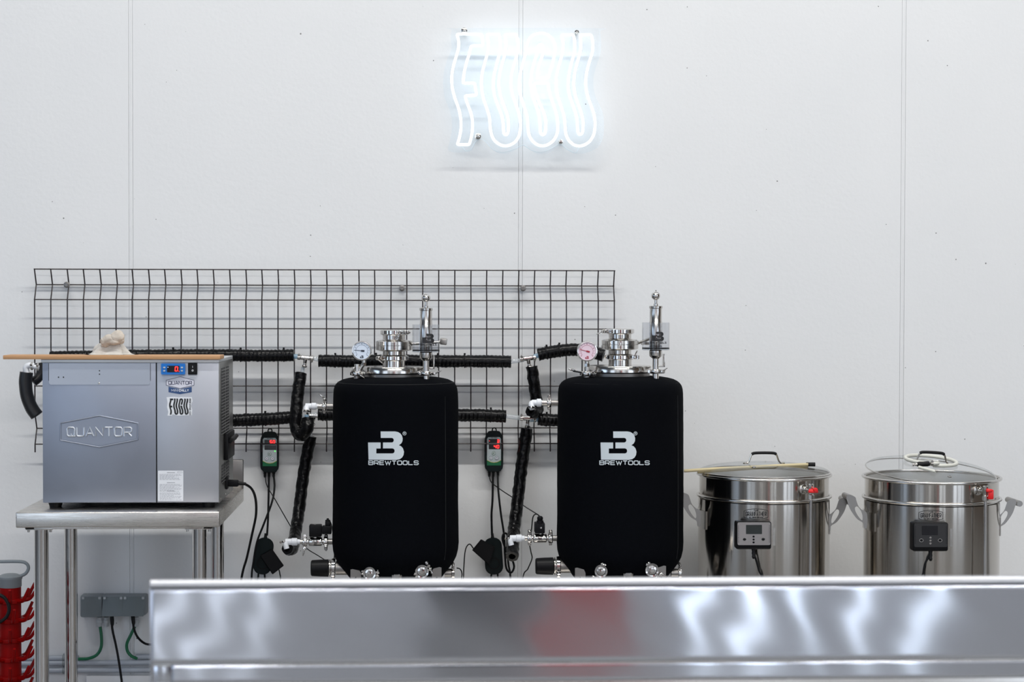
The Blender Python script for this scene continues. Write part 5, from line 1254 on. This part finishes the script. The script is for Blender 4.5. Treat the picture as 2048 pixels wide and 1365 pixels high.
def gland(px, label):
    g = rev(NB(), U(px, 1235, -.022), (0, 0, -1), [(.0085, 0), (.0085, .008), (.0095, .009), (.0095, .018), (.0075, .019), (.0075, .026), (.006, .029)], 12); o = obj('cable_gland', g, GREYL); o['label'] = label; o['category'] = 'cable gland'
gland(199, 'grey cable gland above the left green cable'); gland(213, 'empty grey cable gland right beside the left green cable'); gland(272, 'grey cable gland above the right green cable')
cable('green_cable', 'green cable curving left from the left wall box to the conduit', [(200, 1252, -.022), (203, 1275, -.024), (202, 1296, -.026), (193, 1311, -.026), (176, 1318, -.024), (157, 1319, -.02)], .0048, GREENC)
cable('green_cable', 'green cable curving under the right wall box into the conduit end', [(270, 1253, -.022), (262, 1270, -.026), (254, 1288, -.028), (255, 1303, -.028), (263, 1313, -.026), (274, 1318, -.018)], .0048, GREENC)
def plugcord(label, pts, r_=.0036):
    t = thing('plug_cord', label, 'cable', U(*pts[0]))
    a_ = U(*pts[0]); g = rev(NB(), a_, (U(*pts[1])-a_), [(.0058, -.006), (.0062, .004), (.0055, .016), (.0038, .022)], 10); obj('plug', g, RUBBER, t)
    g = NB(); tube(g, cr([U(*p) for p in pts], 7), r_, 9); obj('cord', g, CABLE, t)
plugcord('black cord hanging from the middle wall box to the floor', [(224, 1238, -.05), (225, 1260, -.052), (232, 1292, -.055), (238, 1325, -.06), (243, 1360, -.065), (250, 1410, -.08), (262, 1480, -.12), (275, 1535, -.15)])
plugcord('black cord bending right from the right wall box behind the counter', [(266, 1236, -.05), (268, 1258, -.055), (276, 1276, -.06), (290, 1288, -.07), (306, 1291, -.10), (330, 1300, -.14)])
def pipe(label, x0, x1, y, Y=-.012):
    g = NB(); a = U(x0, y, Y); b = U(x1, y, Y); tube(g, [(a.x, Y, a.z), (b.x, Y, a.z)], .0082, 16, hollow=.75)
    t = thing('conduit_pipe', label, 'conduit', ((a.x+b.x)/2, Y, a.z)); obj('pipe', g, CONDUIT, t)
    x = a.x+.05
    while x < b.x:
        g = NB(); rev(g, (x, Y, a.z), (1, 0, 0), [(.0085, 0), (.0098, 0), (.0098, .012), (.0085, .012)], 16, False); box(g, (x, Y+.006, a.z-.012), (x+.012, -.0005, a.z+.012), .001); obj('pipe_clip', g, GREYP, t); x += .32
pipe('uppermost short grey conduit pipe ending left of the green cables', -120, 157, 1318.5)
pipe('short grey conduit pipe starting under the right green cable', 273, 640, 1314)
pipe('middle grey conduit pipe along the wall bottom', -120, 900, 1328.5)
pipe('lowest grey conduit pipe along the wall bottom', -120, 900, 1343.5)
g = NB(); a = U(172, 1353, -.02); b = U(900, 1353, -.02); box(g, (a.x, -.02, .0), (b.x, 0, a.z), .003); struct('baseboard_back', g, mat('white_trunking', (.74, .75, .77), .5))

# ------------------------------------------------------------------ red bottle rack at the left edge
YR = -.36; cx = 20; s = sc(cx, YR); A = U(cx, 1200, YR)
t = thing('bottle_drying_tree', 'red plastic bottle drying tree with grey cap at the left frame edge', 'drying rack', (A.x, YR, 0))
zc1 = U(cx, 1172, YR).z
obj('column', rev(NB(), (A.x, YR, 0), (0, 0, 1), [(.055, .01), (.055, .03), (22*s, .05), (22*s, zc1)], 32), REDP, t)
obj('base', rev(NB(), (A.x, YR, 0), (0, 0, 1), [(.10, 0), (.10, .012), (.07, .03), (.03, .05)], 32), REDP, t)
obj('cap', lathe(NB(), cx, YR, [(21, 1176), (23, 1173), (23, 1160), (24.5, 1158), (24.5, 1153), (15, 1149), (0, 1147)], 32), GREYP, t, 'grey cap')
g = NB(); tube(g, cr([U(-30, 1125, YR), U(0, 1124, YR), U(40, 1124, YR), U(53, 1128, YR), U(57, 1137, YR), U(52, 1147, YR), U(43, 1152, YR), U(34, 1153, YR)], 5), 3.4*s, 12); obj('carry_handle', g, GREYP, t, 'grey loop handle')
for k, py in enumerate((1202, 1241, 1280, 1318, 1356, 1394, 1432, 1470)):
    z = U(cx, py, YR).z
    g = rev(NB(), (A.x, YR, z-.007), (0, 0, 1), [(21.5*s, 0), (26*s, .002), (27*s, .010), (26*s, .014), (21.5*s, .015)], 32, False); ti = obj('tier_ring', g, REDP, t)
    for i in range(9):
        a_ = 2*PI*i/9+.15*(k % 2)+.05
        d = Vector((math.cos(a_), math.sin(a_), 0)); p0 = Vector((A.x, YR, z))+d*24*s; g = NB()
        p1 = p0+d*.022+Vector((0, 0, .005)); p2 = p0+d*.046+Vector((0, 0, .042))
        tube(g, cr([p0, p1, p0+d*.034+Vector((0, 0, .022)), p2], 3), .0062, 6, rf=lambda u, s_, a: 1-.35*u); obj('peg', g, REDP, ti)
        g = NB()
g = NB(); tube(g, cr([U(-25, 1188, YR-.06), U(2, 1192, YR-.06), U(15, 1205, YR-.06), U(18, 1222, YR-.06), U(10, 1238, YR-.06), U(-10, 1248, YR-.06), U(-30, 1240, YR-.055)], 6), .0050, 10)
o = obj('hanging_hose', g, RUBBER); o['label'] = 'black rubber loop hanging in front of the red drying tree'; o['category'] = 'hose'

# ------------------------------------------------------------------ bench under vessels and kettles
xa, xb = U(640, 1200, -.3).x, U(2040, 1200, -.3).x
t = thing('low_steel_bench', 'low steel bench carrying the two vessels and two kettles, behind the counter', 'bench', ((xa+xb)/2, -.36, 0))
obj('bench_top', box(NB(), (xa, -.66, .33), (xb, -.03, .36), .003), BRUSHV, t)
for x in (xa+.05, (xa+xb)/2, xb-.05):
    for y in (-.62, -.07): obj('leg', tube(NB(), [(x, y, 0), (x, y, .33)], .02, 16), POLISH, t)

# ------------------------------------------------------------------ foreground counter
def sheet_material():
    m = bpy.data.materials.new('rolled_counter_sheet'); m.use_nodes = True; nt = m.node_tree; N = nt.nodes; L = nt.links; b = N['Principled BSDF']
    b.inputs['Metallic'].default_value = 1; b.inputs['Base Color'].default_value = (.76, .79, .86, 1); b.inputs['Roughness'].default_value = .115
    b.inputs['Anisotropic'].default_value = 1.0; b.inputs['Anisotropic Rotation'].default_value = 0
    tn = N.new('ShaderNodeCombineXYZ'); tn.inputs[2].default_value = 1; L.new(tn.outputs[0], b.inputs['Tangent'])
    g = N.new('ShaderNodeNewGeometry'); mp = N.new('ShaderNodeMapping'); mp.inputs['Scale'].default_value = (.08, .08, 30); L.new(g.outputs['Position'], mp.inputs[0])
    n = N.new('ShaderNodeTexNoise'); n.inputs['Scale'].default_value = 14; n.inputs['Detail'].default_value = 4; L.new(mp.outputs[0], n.inputs['Vector'])
    bp = N.new('ShaderNodeBump'); bp.inputs['Distance'].default_value = .000002; L.new(n.outputs[0], bp.inputs['Height']); L.new(bp.outputs[0], b.inputs['Normal'])
    return m
SHEET = sheet_material()
YQ = -2.54
a = U(301, 1162, YQ); xR = U(2330, 1160, YQ).x; zt = a.z
zq1 = U(1100, 1325, YQ).z; zq2 = U(1100, 1363, YQ).z
t = thing('steel_counter', 'long stainless steel counter with tall upstand in the foreground', 'counter', ((a.x+xR)/2, YQ+.35, 0))
def wavy(bm, x0, x1, z0, z1, y, nx, nz_, amp, seed=0.0):
    V = [[None]*(nz_+1) for _ in range(nx+1)]
    for i in range(nx+1):
        for j in range(nz_+1):
            x = x0+(x1-x0)*i/nx; z = z0+(z1-z0)*j/nz_
            d = amp*(noise.noise(Vector((x*4.6+(z-z0)*6.0+seed, z*2, 1.7)))+.22*noise.noise(Vector((x*9+(z-z0)*14, z*3, 4.2+seed))))
            V[i][j] = bm.verts.new((x, y+d, z))
    for i in range(nx):
        for j in range(nz_): bm.faces.new((V[i][j], V[i+1][j], V[i+1][j+1], V[i][j+1]))
    return V
g = NB(); wavy(g, a.x, xR, zq1, zt-.012, YQ, 300, 14, .0012)
up = obj('upstand_panel', g, SHEET, t, 'gently dented brushed steel upstand', angle=90)
so = up.modifiers.new('thickness', 'SOLIDIFY'); so.thickness = .0015; so.offset = -1 
g = NB()   # folded top edge: rolls forward slightly, then back
V0 = []; prof = [(-.0015, -.0135), (-.0045, -.012), (-.0055, -.009), (-.0035, -.003), (.0, .0), (.006, .0012), (.020, -.001), (.022, -.004), (.022, -.03), (.020, -.03)]
nx = 160
rows = [[g.verts.new((a.x+(xR-a.x)*i/nx, YQ+py+.0004*noise.noise(Vector((i*.25, 0, 2))), zt+pz_)) for i in range(nx+1)] for py, pz_ in prof]
for p_, q_ in zip(rows, rows[1:]):
    for i in range(nx): g.faces.new((p_[i], p_[i+1], q_[i+1], q_[i]))
obj('folded_edge', g, mat('folded_edge_steel', (.50, .51, .54), .42, 1), t, angle=60)
obj('side_return', box(NB(), (a.x-.001, YQ-.001, zq2), (a.x+.0015, YQ+.022, zt-.003), .0006), SHEET, t)
obj('worktop', box(NB(), (a.x+.002, YQ+.003, zq1-.004), (xR, YQ+.70, zq1), .001), BRUSHV, t)
xi = U(341, 1340, YQ).x
g = NB(); wavy(g, xi, xR, zq2, zq1-.0012, YQ+.0035, 260, 5, .0011, 7.3); ap = obj('apron', g, SHEET, t, angle=90)
so = ap.modifiers.new('thickness', 'SOLIDIFY'); so.thickness = .0015; so.offset = -1
g = NB(); box(g, (a.x+.004, YQ+.006, zq2), (xi+.002, YQ+.010, zq1-.001), .0005); obj('corner_cover', g, SHEET, t)
g = NB(); box(g, (a.x+.01, YQ+.01, zq2-.03), (xR, YQ+.035, zq2-.001), .002); obj('lower_rail', g, BRUSHV, t)
for x in (a.x+.05, (a.x+xR)/2, xR-.05):
    for y in (YQ+.05, YQ+.65): obj('leg', tube(NB(), [(x, y, 0), (x, y, zq1-.004)], .019, 18), POLISH, t)
